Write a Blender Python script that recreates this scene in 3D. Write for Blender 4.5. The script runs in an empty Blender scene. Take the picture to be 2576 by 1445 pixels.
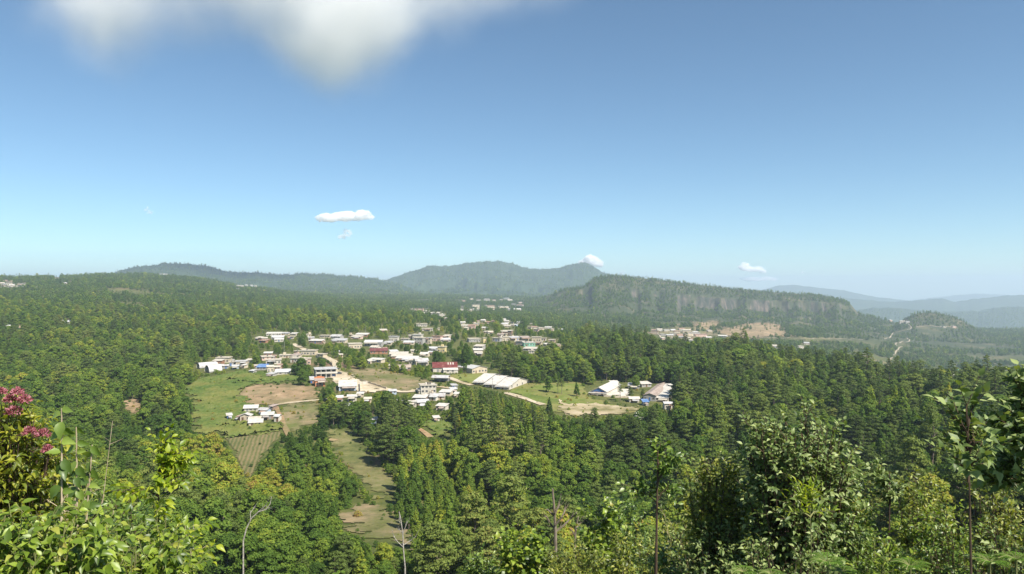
import bpy, math, random
import numpy as np
from mathutils import Vector, Matrix
sc = bpy.context.scene
COL = sc.collection
N_TREES = 266
RND = random.Random(7)
rng = np.random.default_rng(11)
# ---------------------------------------------------------------- camera, sky, sun
F, CX, HY = 1909.0, 1288.0, 722.5      # focal length and horizon in units of a 2576 x 1445 frame
cam_d = bpy.data.cameras.new('camera')
cam = bpy.data.objects.new('camera', cam_d); COL.objects.link(cam)
cam.location = (0, 0, 0); cam.rotation_euler = (math.radians(90), 0, 0)
cam_d.sensor_width = 36; cam_d.lens = 36 * F / 2576
cam_d.clip_start = 0.1; cam_d.clip_end = 60000
sc.camera = cam
SUN_EL, SUN_AZ = 50.0, -44.0            # degrees; azimuth measured from +X towards +Y
sdir = Vector((math.cos(math.radians(SUN_EL)) * math.cos(math.radians(SUN_AZ)),
               math.cos(math.radians(SUN_EL)) * math.sin(math.radians(SUN_AZ)), math.sin(math.radians(SUN_EL))))
sl = bpy.data.lights.new('sun', 'SUN'); sl.energy = 5.0; sl.angle = math.radians(0.5); sl.color = (1, 0.93, 0.83)
so = bpy.data.objects.new('sun', sl); COL.objects.link(so)
so.rotation_euler = sdir.to_track_quat('Z', 'Y').to_euler()
w = bpy.data.worlds.new('World'); sc.world = w; w.use_nodes = True
nt = w.node_tree; bg = nt.nodes['Background']
sky = nt.nodes.new('ShaderNodeTexSky'); sky.sky_type = 'NISHITA'; sky.sun_disc = False
sky.sun_elevation = math.radians(SUN_EL); sky.sun_rotation = math.radians(90 - SUN_AZ)
sky.altitude = 2000; sky.air_density = 0.9; sky.dust_density = 1.5; sky.ozone_density = 4.5
tn = nt.nodes.new('ShaderNodeMix'); tn.data_type = 'RGBA'; tn.blend_type = 'MULTIPLY'; tn.inputs[0].default_value = 1; tn.inputs[7].default_value = (0.98, 1.07, 0.96, 1)
nt.links.new(sky.outputs[0], tn.inputs[6]); nt.links.new(tn.outputs[2], bg.inputs['Color']); bg.inputs['Strength'].default_value = 0.087
sc.view_settings.view_transform = 'Standard'; sc.view_settings.look = 'None'
sc.view_settings.exposure = 0.82; sc.view_settings.gamma = 1
sc.cycles.max_bounces = 12; sc.cycles.diffuse_bounces = 3; sc.cycles.transmission_bounces = 3
sc.cycles.volume_bounces = 12; sc.cycles.transparent_max_bounces = 8
sc.cycles.use_denoising = True
# ---------------------------------------------------------------- helpers
def link(o, parent=None):
    COL.objects.link(o)
    if parent is not None: o.parent = parent
    return o
def tag(o, label=None, cat=None, group=None, kind=None):
    if label: o['label'] = label
    if cat: o['category'] = cat
    if group: o['group'] = group
    if kind: o['kind'] = kind
    return o
def npmesh(name, verts, faces, mats=(), matidx=None, smooth=False):
    """verts (n,3); faces: (m,3|4) int array"""
    verts = np.asarray(verts, np.float32); faces = np.asarray(faces, np.int32)
    me = bpy.data.meshes.new(name); k = faces.shape[1]
    me.vertices.add(len(verts)); me.vertices.foreach_set('co', verts.ravel())
    me.loops.add(faces.size); me.loops.foreach_set('vertex_index', faces.ravel())
    me.polygons.add(len(faces)); me.polygons.foreach_set('loop_start', np.arange(0, faces.size, k, dtype=np.int32))
    me.polygons.foreach_set('loop_total', np.full(len(faces), k, np.int32))
    for m in mats: me.materials.append(m)
    if matidx is not None: me.polygons.foreach_set('material_index', np.asarray(matidx, np.int32))
    if smooth: me.polygons.foreach_set('use_smooth', np.ones(len(faces), bool))
    me.update(calc_edges=True); return me
class MB:
    """collects shapes, builds one mesh object"""
    def __init__(s): s.v = []; s.f = []
    def quad(s, a, b, c, d):
        n = len(s.v); s.v += [tuple(a), tuple(b), tuple(c), tuple(d)]; s.f.append((n, n+1, n+2, n+3))
    def prism(s, pts, lo, hi):
        """extrude polygon pts (x,y list ccw) from lo to hi; lo/hi scalars or per-point z"""
        n = len(s.v); k = len(pts)
        lo = [lo]*k if not hasattr(lo, '__len__') else lo; hi = [hi]*k if not hasattr(hi, '__len__') else hi
        s.v += [(p[0], p[1], l) for p, l in zip(pts, lo)] + [(p[0], p[1], h) for p, h in zip(pts, hi)]
        s.f.append(tuple(range(n+k-1, n-1, -1))); s.f.append(tuple(range(n+k, n+2*k)))
        for i in range(k):
            j = (i+1) % k; s.f.append((n+i, n+j, n+k+j, n+k+i))
    def box(s, x0, x1, y0, y1, z0, z1): s.prism([(x0,y0),(x1,y0),(x1,y1),(x0,y1)], z0, z1); return s
    def tube(s, p0, p1, r0, r1, k=6):
        p0 = Vector(p0); p1 = Vector(p1); d = (p1-p0)
        if d.length < 1e-6: return s
        q = d.to_track_quat('Z', 'Y'); n = len(s.v)
        for p, r in ((p0, r0), (p1, r1)):
            for i in range(k):
                a = 2*math.pi*i/k; s.v.append(tuple(p + q @ Vector((r*math.cos(a), r*math.sin(a), 0))))
        for i in range(k):
            j = (i+1) % k; s.f.append((n+i, n+j, n+k+j, n+k+i))
        s.f.append(tuple(range(n+k, n+2*k))); return s
    def path(s, pts, rs, k=6):
        for i in range(len(pts)-1): s.tube(pts[i], pts[i+1], rs[i], rs[i+1], k)
        return s
    def mesh(s, name, mat):
        me = bpy.data.meshes.new(name); me.from_pydata(s.v, [], s.f); me.materials.append(mat); me.update(); return me
    def build(s, name, mat, parent=None):
        return link(bpy.data.objects.new(name, s.mesh(name, mat)), parent)
def empty(name, loc, rz=0):
    o = bpy.data.objects.new(name, None); link(o); o.location = loc; o.rotation_euler = (0, 0, rz); o.empty_display_size = 0.5; return o
# noise
_perm = np.random.default_rng(3).permutation(512)
_gr = np.random.default_rng(4).uniform(0, 2*math.pi, 512)
def noise(x, y):
    xi = np.floor(x).astype(int); yi = np.floor(y).astype(int); xf = x-xi; yf = y-yi
    u = xf*xf*(3-2*xf); v = yf*yf*(3-2*yf)
    def g(ix, iy, dx, dy):
        a = _gr[(_perm[(ix) & 511] + iy) & 511]; return np.cos(a)*dx + np.sin(a)*dy
    n00 = g(xi, yi, xf, yf); n10 = g(xi+1, yi, xf-1, yf); n01 = g(xi, yi+1, xf, yf-1); n11 = g(xi+1, yi+1, xf-1, yf-1)
    return 1.5*((n00*(1-u)+n10*u)*(1-v) + (n01*(1-u)+n11*u)*v)
def fbm(x, y, o=4):
    s = 0; a = 1
    for i in range(o): s = s + a*noise(x*2**i+17*i, y*2**i-9*i); a *= 0.5
    return s
# ---------------------------------------------------------------- materials
def mat_new(name):
    m = bpy.data.materials.new(name); m.use_nodes = True; n = m.node_tree.nodes; n.clear()
    out = n.new('ShaderNodeOutputMaterial'); return m, m.node_tree, out
def N(nt, t, **kw):
    n = nt.nodes.new(t)
    for k, v in kw.items(): setattr(n, k, v)
    return n
def ramp(nt, fac, stops):
    r = N(nt, 'ShaderNodeValToRGB'); e = r.color_ramp.elements
    while len(e) < len(stops): e.new(0.5)
    for el, (p, c) in zip(e, stops): el.position = p; el.color = (*c, 1)
    nt.links.new(fac, r.inputs[0]); return r.outputs[0]
def mixc(nt, fac, a, b, mode='MIX'):
    m = N(nt, 'ShaderNodeMix', data_type='RGBA', blend_type=mode)
    for sock, v in ((m.inputs[0], fac), (m.inputs[6], a), (m.inputs[7], b)):
        if isinstance(v, (int, float)): sock.default_value = v
        elif isinstance(v, tuple): sock.default_value = (*v, 1)
        else: nt.links.new(v, sock)
    return m.outputs[2]
def ntex(nt, scale, detail=4, vec=None, rough=0.55):
    t = N(nt, 'ShaderNodeTexNoise'); t.inputs['Scale'].default_value = scale; t.inputs['Detail'].default_value = detail
    t.inputs['Roughness'].default_value = rough
    if vec is not None: nt.links.new(vec, t.inputs['Vector'])
    return t.outputs[0]
def maprange(nt, v, a, b, c=0.0, d=1.0):
    m = N(nt, 'ShaderNodeMapRange'); nt.links.new(v, m.inputs[0])
    for i, x in enumerate((a, b, c, d)): m.inputs[i+1].default_value = x
    return m.outputs[0]
def pbsdf(nt, out, col, rough=0.9, spec=0.2, metal=0.0, bump=None, bd=0.1):
    p = N(nt, 'ShaderNodeBsdfPrincipled')
    if isinstance(col, tuple): p.inputs['Base Color'].default_value = (*col, 1)
    else: nt.links.new(col, p.inputs['Base Color'])
    if isinstance(rough, (int, float)): p.inputs['Roughness'].default_value = rough
    else: nt.links.new(rough, p.inputs['Roughness'])
    p.inputs['Specular IOR Level'].default_value = spec; p.inputs['Metallic'].default_value = metal
    if bump is not None:
        b = N(nt, 'ShaderNodeBump'); b.inputs['Distance'].default_value = bd; nt.links.new(bump, b.inputs['Height'])
        nt.links.new(b.outputs[0], p.inputs['Normal'])
    nt.links.new(p.outputs[0], out.inputs[0]); return p
def m_noise(name, c1, c2, scale=0.5, rough=0.9, spec=0.2, detail=5, metal=0.0, bumpd=0.0):
    m, nt, out = mat_new(name); co = N(nt, 'ShaderNodeNewGeometry').outputs['Position']
    n = ntex(nt, scale, detail, co); f = maprange(nt, n, 0.35, 0.65)
    pbsdf(nt, out, mixc(nt, f, c1, c2), rough, spec, metal, n if bumpd else None, bumpd); return m
def m_foliage(name, stops, trans=0.36, rough=0.6, spec=0.08, use_tint=True, nscale=0.35, vary=0.35):
    m, nt, out = mat_new(name)
    if use_tint:
        a = N(nt, 'ShaderNodeAttribute', attribute_type='INSTANCER', attribute_name='tint'); t = a.outputs['Fac']
    else: t = None
    g = N(nt, 'ShaderNodeNewGeometry')
    tc = N(nt, 'ShaderNodeTexCoord').outputs['Object']
    n = ntex(nt, nscale, 3, tc)
    rp = g.outputs['Random Per Island']
    def madd(a, k, b):
        q = N(nt, 'ShaderNodeMath', operation='MULTIPLY_ADD'); nt.links.new(a, q.inputs[0]); q.inputs[1].default_value = k
        if isinstance(b, float): q.inputs[2].default_value = b
        else: nt.links.new(b, q.inputs[2])
        return q.outputs[0]
    v = madd(rp, vary, madd(n, 0.5, -0.25 - vary/2 if t is None else madd(t, 1.0, -0.25 - vary/2)))
    if t is None: v = madd(v, 1.0, 0.5)
    c = ramp(nt, v, stops)
    p = N(nt, 'ShaderNodeBsdfPrincipled'); nt.links.new(c, p.inputs['Base Color']); p.inputs['Roughness'].default_value = rough
    p.inputs['Specular IOR Level'].default_value = spec
    tr = N(nt, 'ShaderNodeBsdfTranslucent'); nt.links.new(mixc(nt, 1.0, c, (1.5, 1.45, 0.6), 'MULTIPLY'), tr.inputs[0])
    mx = N(nt, 'ShaderNodeMixShader'); mx.inputs[0].default_value = trans
    nt.links.new(p.outputs[0], mx.inputs[1]); nt.links.new(tr.outputs[0], mx.inputs[2]); nt.links.new(mx.outputs[0], out.inputs[0])
    return m
FOL_BROAD = m_foliage('broadleaf_foliage', [(0.0, (0.046, 0.088, 0.018)), (0.35, (0.097, 0.168, 0.027)), (0.65, (0.178, 0.248, 0.037)), (0.9, (0.36, 0.37, 0.045)), (1.0, (0.30, 0.20, 0.07))])
FOL_PINE = m_foliage('pine_needles', [(0.0, (0.058, 0.086, 0.023)), (0.4, (0.106, 0.152, 0.036)), (0.75, (0.178, 0.22, 0.049)), (1.0, (0.27, 0.22, 0.07))], trans=0.2)
BARK = m_noise('bark', (0.12, 0.095, 0.07), (0.24, 0.20, 0.155), 1.5)
BARK_PALE = m_noise('pale_bark', (0.22, 0.20, 0.17), (0.46, 0.43, 0.38), 4)
# ---------------------------------------------------------------- terrain heights
def smooth(t): t = np.clip(t, 0, 1); return t*t*(3-2*t)
TY = np.array([0, 30, 60, 100, 150, 220, 300, 400, 500, 650, 800, 1100, 1500, 2000, 2600, 3500, 5000, 8000, 20000], float)
TPX = np.array([-900, 0, 400, 800, 1200, 1600, 2000, 2400, 2800, 3600], float)
TZ = np.array([
 [-1.8,-12,-25,-38,-50,-58,-60,-60,-56,-46,-38,-22,  2, 30, 30,-20,-60,-200,-400],
 [-1.8,-12,-26,-40,-54,-62,-66,-66,-62,-52,-41,-28, -9, 19, 24,-20,-60,-200,-400],
 [-1.8,-12,-26,-42,-58,-67,-70,-67,-62,-56,-50,-39,-20, 10, 50,-10,-60,-200,-400],
 [-1.8,-12,-26,-43,-60,-69,-72,-63,-56,-52,-48,-46,-46,-42,-38,-34,-50,-200,-400],
 [-1.8,-12,-26,-43,-60,-69,-70,-65,-60,-57,-54,-49,-59,-64,-62,-46,-60,-200,-400],
 [-1.8,-12,-26,-43,-60,-68,-68,-66,-63,-58,-61,-84,-95,-95,-88,-70,-80,-300,-450],
 [-1.8,-12,-26,-42,-58,-65,-66,-66,-64,-65,-80,-110,-122,-118,-108,-120,-300,-400,-450],
 [-1.8,-11,-23,-37,-50,-57,-60,-63,-70,-95,-130,-160,-180,-187,-180,-190,-400,-420,-450],
 [-1.8,-10,-20,-32,-42,-47,-50,-54,-72,-105,-140,-165,-184,-182,-172,-200,-400,-420,-450],
 [-1.8,-10,-20,-30,-38,-42,-45,-52,-72,-105,-140,-165,-184,-182,-172,-200,-400,-420,-450]], float)
def base_height(PX, Y):
    # smooth lookup: dense table in (px, log-ish Y), blurred once
    ly = np.log(np.clip(Y, 0, None) + 60); L = np.log(TY + 60)
    gx = np.linspace(-900, 3600, 226); gy = np.linspace(L[0], L[-1], 260)
    if not hasattr(base_height, 'G'):
        A = np.array([np.interp(gx, TPX, TZ[:, j]) for j in range(len(TY))])      # (nY, nx)
        B = np.array([np.interp(gy, L, A[:, i]) for i in range(len(gx))])          # (nx, ny)
        k = np.array([1, 4, 6, 4, 1.])/16
        for _ in range(3):
            Bp = np.pad(B, ((0, 0), (2, 2)), mode='edge'); B = sum(k[q]*Bp[:, q:q+B.shape[1]] for q in range(5))
        for _ in range(12):
            Bp = np.pad(B, ((2, 2), (0, 0)), mode='edge'); B = sum(k[q]*Bp[q:q+B.shape[0]] for q in range(5))
        base_height.G = B
    B = base_height.G
    fx = np.clip((PX+900)/20.0, 0, 224.999); fy = np.clip((ly-gy[0])/(gy[1]-gy[0]), 0, 258.999)
    i = fx.astype(int); j = fy.astype(int); u = fx-i; v = fy-j
    return (B[i, j]*(1-u)+B[i+1, j]*u)*(1-v) + (B[i, j+1]*(1-u)+B[i+1, j+1]*u)*v
def zpx(py, Y): return (HY-py)/F*Y
def P(pts): a = np.array(pts, float); return a[:, 0], a[:, 1]
def layer(Z, PX, X, Y, crest, Yc, Yf, pw=1.0, gully=0, gs=300., back=0.45, jag=0):
    cx, cy = P(crest); zc = zpx(np.interp(PX, cx, cy), Yc)
    if jag: zc = zc + jag*fbm(PX/19., PX*0+3.3, 5)
    t = np.clip((Y-Yf)/(Yc-Yf), 0, 1)
    p = t**pw
    gul = 0
    if gully:
        gul = -gully*0.75*np.abs(fbm(X/gs, Y/gs*0.35+5, 5))*4*t*(1-t)
    zl = np.where(Y <= Yc, Z*(1-p)+zc*p + gul, zc-(Y-Yc)*back)
    return np.where((Y > Yf) & (zl > Z), zl, Z)
CR_LEFT = [(200,760),(250,700),(300,682),(330,674),(385,668),(411,662),(450,664),(520,669),(560,683),(600,687),(650,685),(700,692),(760,688),(830,692),(900,697),(950,703),(1000,716),(1100,750),(1250,810),(1450,1000)]
CR_MID = [(800,770),(880,735),(960,706),(1000,695),(1030,684),(1080,668),(1130,669),(1180,661),(1250,657),(1290,662),(1330,677),(1400,676),(1440,665),(1475,660),(1500,676),(1525,687),(1600,702),(1700,740),(1800,790),(1950,1000)]
CR_MESA = [(1300,790),(1370,748),(1420,728),(1470,722),(1485,706),(1500,697),(1560,693),(1640,702),(1760,716),(1850,726),(1950,736),(2050,742),(2100,749),(2135,760),(2160,790),(2250,810),(2300,828),(2400,845),(2600,870),(2900,900)]
CR_KNOB = [(2180,870),(2250,820),(2270,806),(2290,794),(2310,787),(2350,785),(2380,791),(2420,805),(2450,827),(2480,840),(2576,858),(2700,870),(2900,890)]
BLUE = [(6800, 5600, [(1900,840),(2100,800),(2150,778),(2200,772),(2260,773),(2320,780),(2400,782),(2460,780),(2500,772),(2560,770),(2700,775),(3600,790)]),
        (9300, 8000, [(1700,840),(1930,765),(2000,750),(2100,747),(2150,752),(2240,760),(2330,755),(2370,750),(2400,760),(2450,752),(2520,745),(2576,742),(2700,730),(3000,740),(3600,735)]),
        (12500, 10800, [(1700,800),(1880,737),(1960,716),(2000,715),(2060,722),(2120,728),(2200,745),(2300,756),(2340,749),(2420,764),(2600,760),(3600,765)]),
        (16000, 14500, [(1700,780),(2200,765),(2300,752),(2400,740),(2460,735),(2520,738),(2560,742),(2700,738),(3600,735)])]
def full_height(X, Y):
    PX = CX + F*X/np.maximum(Y, 40.0)
    Z = base_height(PX, Y)
    near = smooth((Y-150)/250.)
    amp = 1.2 + 5*smooth((Y-900)/1000.) + 8*smooth((Y-3000)/3000.)
    flat = 1 - 0.8*smooth(1-np.abs(PX-1150)/650.)*smooth(1-np.abs(Y-560)/330.)
    Z = Z + amp*near*flat*fbm(X/120., Y/120., 4)*0.8
    Z = layer(Z, PX, X, Y, CR_LEFT, 5000, 3300, 1.3, 80, 300, jag=5.0)
    Z = layer(Z, PX, X, Y, CR_MID, 6500, 4200, 1.35, 190, 330, jag=9.0)
    # table mountain with a cliff band
    Yc = 3050.
    cx, cy = P(CR_MESA); crest = np.interp(PX, cx, cy)
    tx, ty = P([(1300,800),(1440,735),(1480,722),(1500,716),(1560,722),(1640,732),(1740,744),(1830,752),(1950,758),(2050,760),(2110,764),(2140,776),(2165,800),(2300,840),(2900,910)])
    bx, by = P([(1300,810),(1440,745),(1480,742),(1500,744),(1560,746),(1640,756),(1740,777),(1830,784),(1950,789),(2050,789),(2110,788),(2140,792),(2165,806),(2300,846),(2900,915)])
    fl = 24*fbm(PX/34., PX*0+1.7, 4)
    Yt = 2860.+fl; Yb = Yt-26
    zc = zpx(crest, Yc); zt = np.minimum(zpx(np.interp(PX, tx, ty), 2860.), zc-1); zb = zpx(np.interp(PX, bx, by), 2835.); zb = np.minimum(zt-2, zb + (zt-zb)*np.clip(0.1+0.9*fbm(PX/45., PX*0+9, 3)+0.5*smooth((1740-PX)/60.)+0.5*smooth((PX-2060)/50.), 0, 0.97))
    t = np.clip((Y-2000)/(Yb-2000), 0, 1)
    g = -34*np.abs(fbm(X/170., Y/420.+2, 4))*4*t*(1-t)
    zm = Z*(1-t**1.5)+zb*t**1.5 + g
    zm = np.where(Y > Yb, zb+(zt-zb)*np.clip((Y-Yb)/26, 0, 1), zm)
    u = np.clip((Y-Yt)/np.maximum(Yc-Yt, 1), 0, 1)
    zm = np.where(Y > Yt, zt+(zc-zt)*u**0.8 + 6*fbm(X/60., Y/60., 3)*4*u*(1-u), zm)
    zm = np.where(Y > Yc, zc-(Y-Yc)*0.4, zm)
    Z = np.where((Y > 2000) & (zm > Z), zm, Z)
    Z = layer(Z, PX, X, Y, CR_KNOB, 2750, 2450, 0.9, 0, back=0.6)
    for Yc2, Yf2, cr in BLUE:
        Z = layer(Z, PX, X, Y, cr, Yc2, Yf2, 1.0, 60, 900, jag=6)
    return Z
rows = list(np.arange(-60, 60, 3.0)); y = 60.
while y < 18000: rows.append(y); y *= 1.0125
rows += list(np.arange(2790, 2920, 4.0)); rows = np.unique(np.array(rows))
ui = np.concatenate([np.arange(-900, -20, 20), np.arange(-20, 2600, 3.2), np.arange(2600, 3500, 20)])
UU = (ui-CX)/F
GX = UU[:, None]*(rows[None, :]+60.0*np.exp(-np.clip(rows, 0, None)/200)[None, :]); GY = np.repeat(rows[None, :], len(ui), 0)
GX = np.where(GY < 0, UU[:, None]*60*3, GX); s0 = smooth(GY/60.); GX = UU[:, None]*180*(1-s0)+GX*s0
GZ = full_height(GX, GY)
nc, nr = GX.shape
_idx = np.arange(nc*nr).reshape(nc, nr)
_f = np.stack([_idx[:-1, :-1], _idx[1:, :-1], _idx[1:, 1:], _idx[:-1, 1:]], -1).reshape(-1, 4)
def H(x, y):
    """ground height at x, y (arrays or scalars) from the terrain grid itself"""
    x = np.asarray(x, float); y = np.asarray(y, float)
    j = np.clip(np.searchsorted(rows, y)-1, 0, nr-2); v = np.clip((y-rows[j])/(rows[j+1]-rows[j]), 0, 1)
    def rowz(jj):
        a, b = GX[0, jj], GX[-1, jj]; u = (x-a)/(b-a)*(ui[-1]-ui[0])+ui[0]
        i = np.clip(np.searchsorted(ui, u)-1, 0, nc-2); f = np.clip((u-ui[i])/(ui[i+1]-ui[i]), 0, 1)
        return GZ[i, jj]*(1-f)+GZ[i+1, jj]*f
    return rowz(j)*(1-v)+rowz(j+1)*v
def ground(px, py, y0=60., y1=6000.):
    """first point of the bare ground on the sight line through (px, py)"""
    Y = y0*(y1/y0)**np.linspace(0, 1, 1600); X = (px-CX)/F*Y
    hit = np.nonzero(H(X, Y) >= zpx(py, Y))[0]
    Yh = float(Y[hit[0]]) if len(hit) else float(Y[-1])
    Xh = (px-CX)/F*Yh; return Xh, Yh, float(H(Xh, Yh))
def proj(x, y, z): return CX+F*x/y, HY-F*z/y
# terrain material
def terrain_mat():
    m, nt, out = mat_new('ground_cover'); g = N(nt, 'ShaderNodeNewGeometry'); pos = g.outputs['Position']
    n1 = ntex(nt, 0.012, 6, pos); n2 = ntex(nt, 0.15, 5, pos); n3 = ntex(nt, 0.0022, 4, pos)
    grass = ramp(nt, n2, [(0.3, (0.045, 0.062, 0.018)), (0.5, (0.08, 0.095, 0.026)), (0.7, (0.13, 0.13, 0.04))])
    soil = ramp(nt, n2, [(0.3, (0.15, 0.10, 0.06)), (0.7, (0.26, 0.18, 0.11))])
    c = mixc(nt, maprange(nt, n1, 0.60, 0.68), grass, soil)
    c = mixc(nt, maprange(nt, n3, 0.42, 0.62), c, mixc(nt, 0.4, grass, (0.15, 0.135, 0.055)))
    # bare rock where it is steep
    sx = N(nt, 'ShaderNodeSeparateXYZ'); nt.links.new(g.outputs['True Normal'], sx.inputs[0])
    mp = N(nt, 'ShaderNodeMapping'); mp.inputs['Scale'].default_value = (1, 1, 0.12); nt.links.new(pos, mp.inputs['Vector'])
    r1 = ntex(nt, 0.06, 6, mp.outputs[0], 0.65)
    rock = ramp(nt, r1, [(0.30, (0.025, 0.04, 0.025)), (0.46, (0.05, 0.055, 0.04)), (0.57, (0.12, 0.10, 0.08)), (0.74, (0.24, 0.18, 0.145))])
    c = mixc(nt, maprange(nt, sx.outputs[2], 0.62, 0.42), c, rock)
    sy = N(nt, 'ShaderNodeSeparateXYZ'); nt.links.new(pos, sy.inputs[0])      # closed woodland cover on the mountains beyond the valley
    c = mixc(nt, maprange(nt, sy.outputs[1], 1500, 2300), c, mixc(nt, maprange(nt, n1, 0.5, 0.68), ramp(nt, n2, [(0.3, (0.03, 0.045, 0.02)), (0.7, (0.07, 0.08, 0.035))]), (0.13, 0.115, 0.06)))
    c = mixc(nt, maprange(nt, sx.outputs[2], 0.62, 0.42), c, rock)
    c = mixc(nt, maprange(nt, sy.outputs[1], 3200, 4200), c, ramp(nt, ntex(nt, 0.01, 6, pos), [(0.35, (0.025, 0.045, 0.02)), (0.65, (0.05, 0.075, 0.03))]))
    pbsdf(nt, out, c, 0.95, 0.1, 0, n2, 0.5); return m
me = npmesh('terrain', np.stack([GX, GY, GZ], -1).reshape(-1, 3), _f, [terrain_mat()], smooth=True)
terrain = link(bpy.data.objects.new('terrain', me)); tag(terrain, kind='structure')
# the haze: an even, pale volume round the camera and everything on the ground
def make_haze(density=1.0e-4):
    mb = MB(); mb.box(-22000, 22000, -150, 18600, -560, 246)
    m, nt, out = mat_new('haze_air'); v = N(nt, 'ShaderNodeVolumePrincipled')
    v.inputs['Color'].default_value = (0.68, 0.83, 1.0, 1); v.inputs['Density'].default_value = density
    v.inputs['Anisotropy'].default_value = 0.1
    nt.links.new(v.outputs[0], out.inputs['Volume']); o = mb.build('haze', m); tag(o, kind='stuff')
make_haze()
# ---------------------------------------------------------------- regions of the photograph used for measuring
RG = {2: (476.5, 783.9, .1808), 3: (845.4, 753.1, .1808), 4: (1260.3, 768.5, .2127), 5: (922.2, 630.2, .2685), 6: (1460.2, 645.5, .4332),
      1: (0, 645.5, .25525), 7: (384, 953, .3404), 8: (922, 953, .3404), 0: (0, 0, 1.0)}
def T(r, x, y): ox, oy, s = RG[r]; return ox+x*s, oy+y*s
def TP(r, pts): return [T(r, *p) for p in pts]
def inpoly(x, y, poly):
    x = np.asarray(x, float); y = np.asarray(y, float); c = np.zeros(x.shape, bool); n = len(poly); j = n-1
    for i in range(n):
        xi, yi = poly[i]; xj, yj = poly[j]
        if yi != yj: c ^= ((yi > y) != (yj > y)) & (x < (xj-xi)*(y-yi)/(yj-yi)+xi)
        j = i
    return c
PROTECT = []          # outlines of open ground: nothing tall may stand in front of them
# ---------------------------------------------------------------- fields, paths, roads draped on the ground
def m_ground(name, stops, scale=0.12, detail=6, rows_dir=None, rows_w=2.4, alt=None):
    m, nt, out = mat_new(name); pos = N(nt, 'ShaderNodeNewGeometry').outputs['Position']
    n = ntex(nt, scale, detail, pos, 0.62)
    big = ntex(nt, scale*0.18, 3, pos)
    q = N(nt, 'ShaderNodeMath', operation='MULTIPLY_ADD'); nt.links.new(big, q.inputs[0]); q.inputs[1].default_value = 0.7; nt.links.new(n, q.inputs[2])
    v = maprange(nt, q.outputs[0], 0.6, 1.1)
    if rows_dir is not None:
        mp = N(nt, 'ShaderNodeMapping'); mp.inputs['Rotation'].default_value = (0, 0, math.radians(rows_dir)); nt.links.new(pos, mp.inputs['Vector'])
        wv = N(nt, 'ShaderNodeTexWave'); wv.inputs['Scale'].default_value = 0.314/rows_w*2; wv.inputs['Distortion'].default_value = 2.2; wv.inputs['Detail'].default_value = 2
        nt.links.new(mp.outputs[0], wv.inputs['Vector']); v2 = N(nt, 'ShaderNodeMath', operation='MULTIPLY_ADD')
        nt.links.new(wv.outputs['Fac'], v2.inputs[0]); v2.inputs[1].default_value = 0.55; 
        v3 = N(nt, 'ShaderNodeMath', operation='MULTIPLY'); nt.links.new(v, v3.inputs[0]); v3.inputs[1].default_value = 0.5
        nt.links.new(v3.outputs[0], v2.inputs[2]); v = v2.outputs[0]
    c = ramp(nt, v, stops)
    if alt:
        a1 = ntex(nt, 0.035, 6, pos, 0.7); c = mixc(nt, maprange(nt, a1, .47, .62), c, mixc(nt, n, tuple(.6*q for q in alt), tuple(1.3*q for q in alt)))
        a2 = ntex(nt, 0.09, 5, pos, 0.7); c = mixc(nt, maprange(nt, a2, .60, .72), c, tuple(.45*q for q in alt))
    pbsdf(nt, out, c, 0.95, 0.1, 0, n, 0.3); return m
G_MEADOW = m_ground('meadow_grass', [(0.1, (0.055, 0.095, 0.02)), (0.5, (0.09, 0.13, 0.028)), (0.9, (0.15, 0.165, 0.05))], 0.25, alt=(0.16, 0.165, 0.045))
G_LAWN = m_ground('mown_grass', [(0.1, (0.085, 0.12, 0.025)), (0.5, (0.13, 0.165, 0.035)), (0.9, (0.19, 0.20, 0.06))], 0.15, alt=(0.19, 0.17, 0.06))
G_SCRUB = m_ground('dry_scrub', [(0.05, (0.09, 0.10, 0.035)), (0.4, (0.17, 0.145, 0.075)), (0.85, (0.27, 0.205, 0.12))], 0.16, alt=(0.12, 0.135, 0.04))
G_SOIL = m_ground('bare_soil', [(0.05, (0.15, 0.125, 0.06)), (0.45, (0.27, 0.19, 0.11)), (0.9, (0.36, 0.26, 0.16))], 0.16, alt=(0.19, 0.16, 0.08))
G_OLIVE = m_ground('olive_grass', [(0.1, (0.075, 0.09, 0.03)), (0.5, (0.125, 0.135, 0.045)), (0.9, (0.20, 0.18, 0.085))], 0.2, alt=(0.20, 0.17, 0.08))
G_ROWS = m_ground('crop_rows', [(0.05, (0.075, 0.09, 0.03)), (0.4, (0.12, 0.12, 0.045)), (0.9, (0.20, 0.155, 0.08))], 0.3, rows_dir=-14, rows_w=3.4)
G_ROAD = m_ground('dirt_road', [(0.05, (0.33, 0.27, 0.18)), (0.5, (0.46, 0.39, 0.28)), (0.9, (0.54, 0.47, 0.36))], 0.3, alt=(0.34, 0.28, 0.17))
G_CLAY = m_ground('clay_track', [(0.05, (0.22, 0.14, 0.08)), (0.5, (0.33, 0.21, 0.12)), (0.9, (0.42, 0.30, 0.19))], 0.3, alt=(0.2, 0.17, 0.08))
G_PITCH = m_ground('worn_pitch', [(0.15, (0.16, 0.16, 0.06)), (0.42, (0.34, 0.28, 0.17)), (0.9, (0.5, 0.42, 0.3))], 0.08, alt=(0.16, 0.15, 0.06))
G_FAR = m_ground('far_track', [(0.05, (0.26, 0.22, 0.15)), (0.9, (0.42, 0.36, 0.27))], 0.05)
G_CONC = m_ground('pale_concrete', [(0.05, (0.42, 0.38, 0.32)), (0.9, (0.58, 0.54, 0.46))], 0.3)
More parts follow.
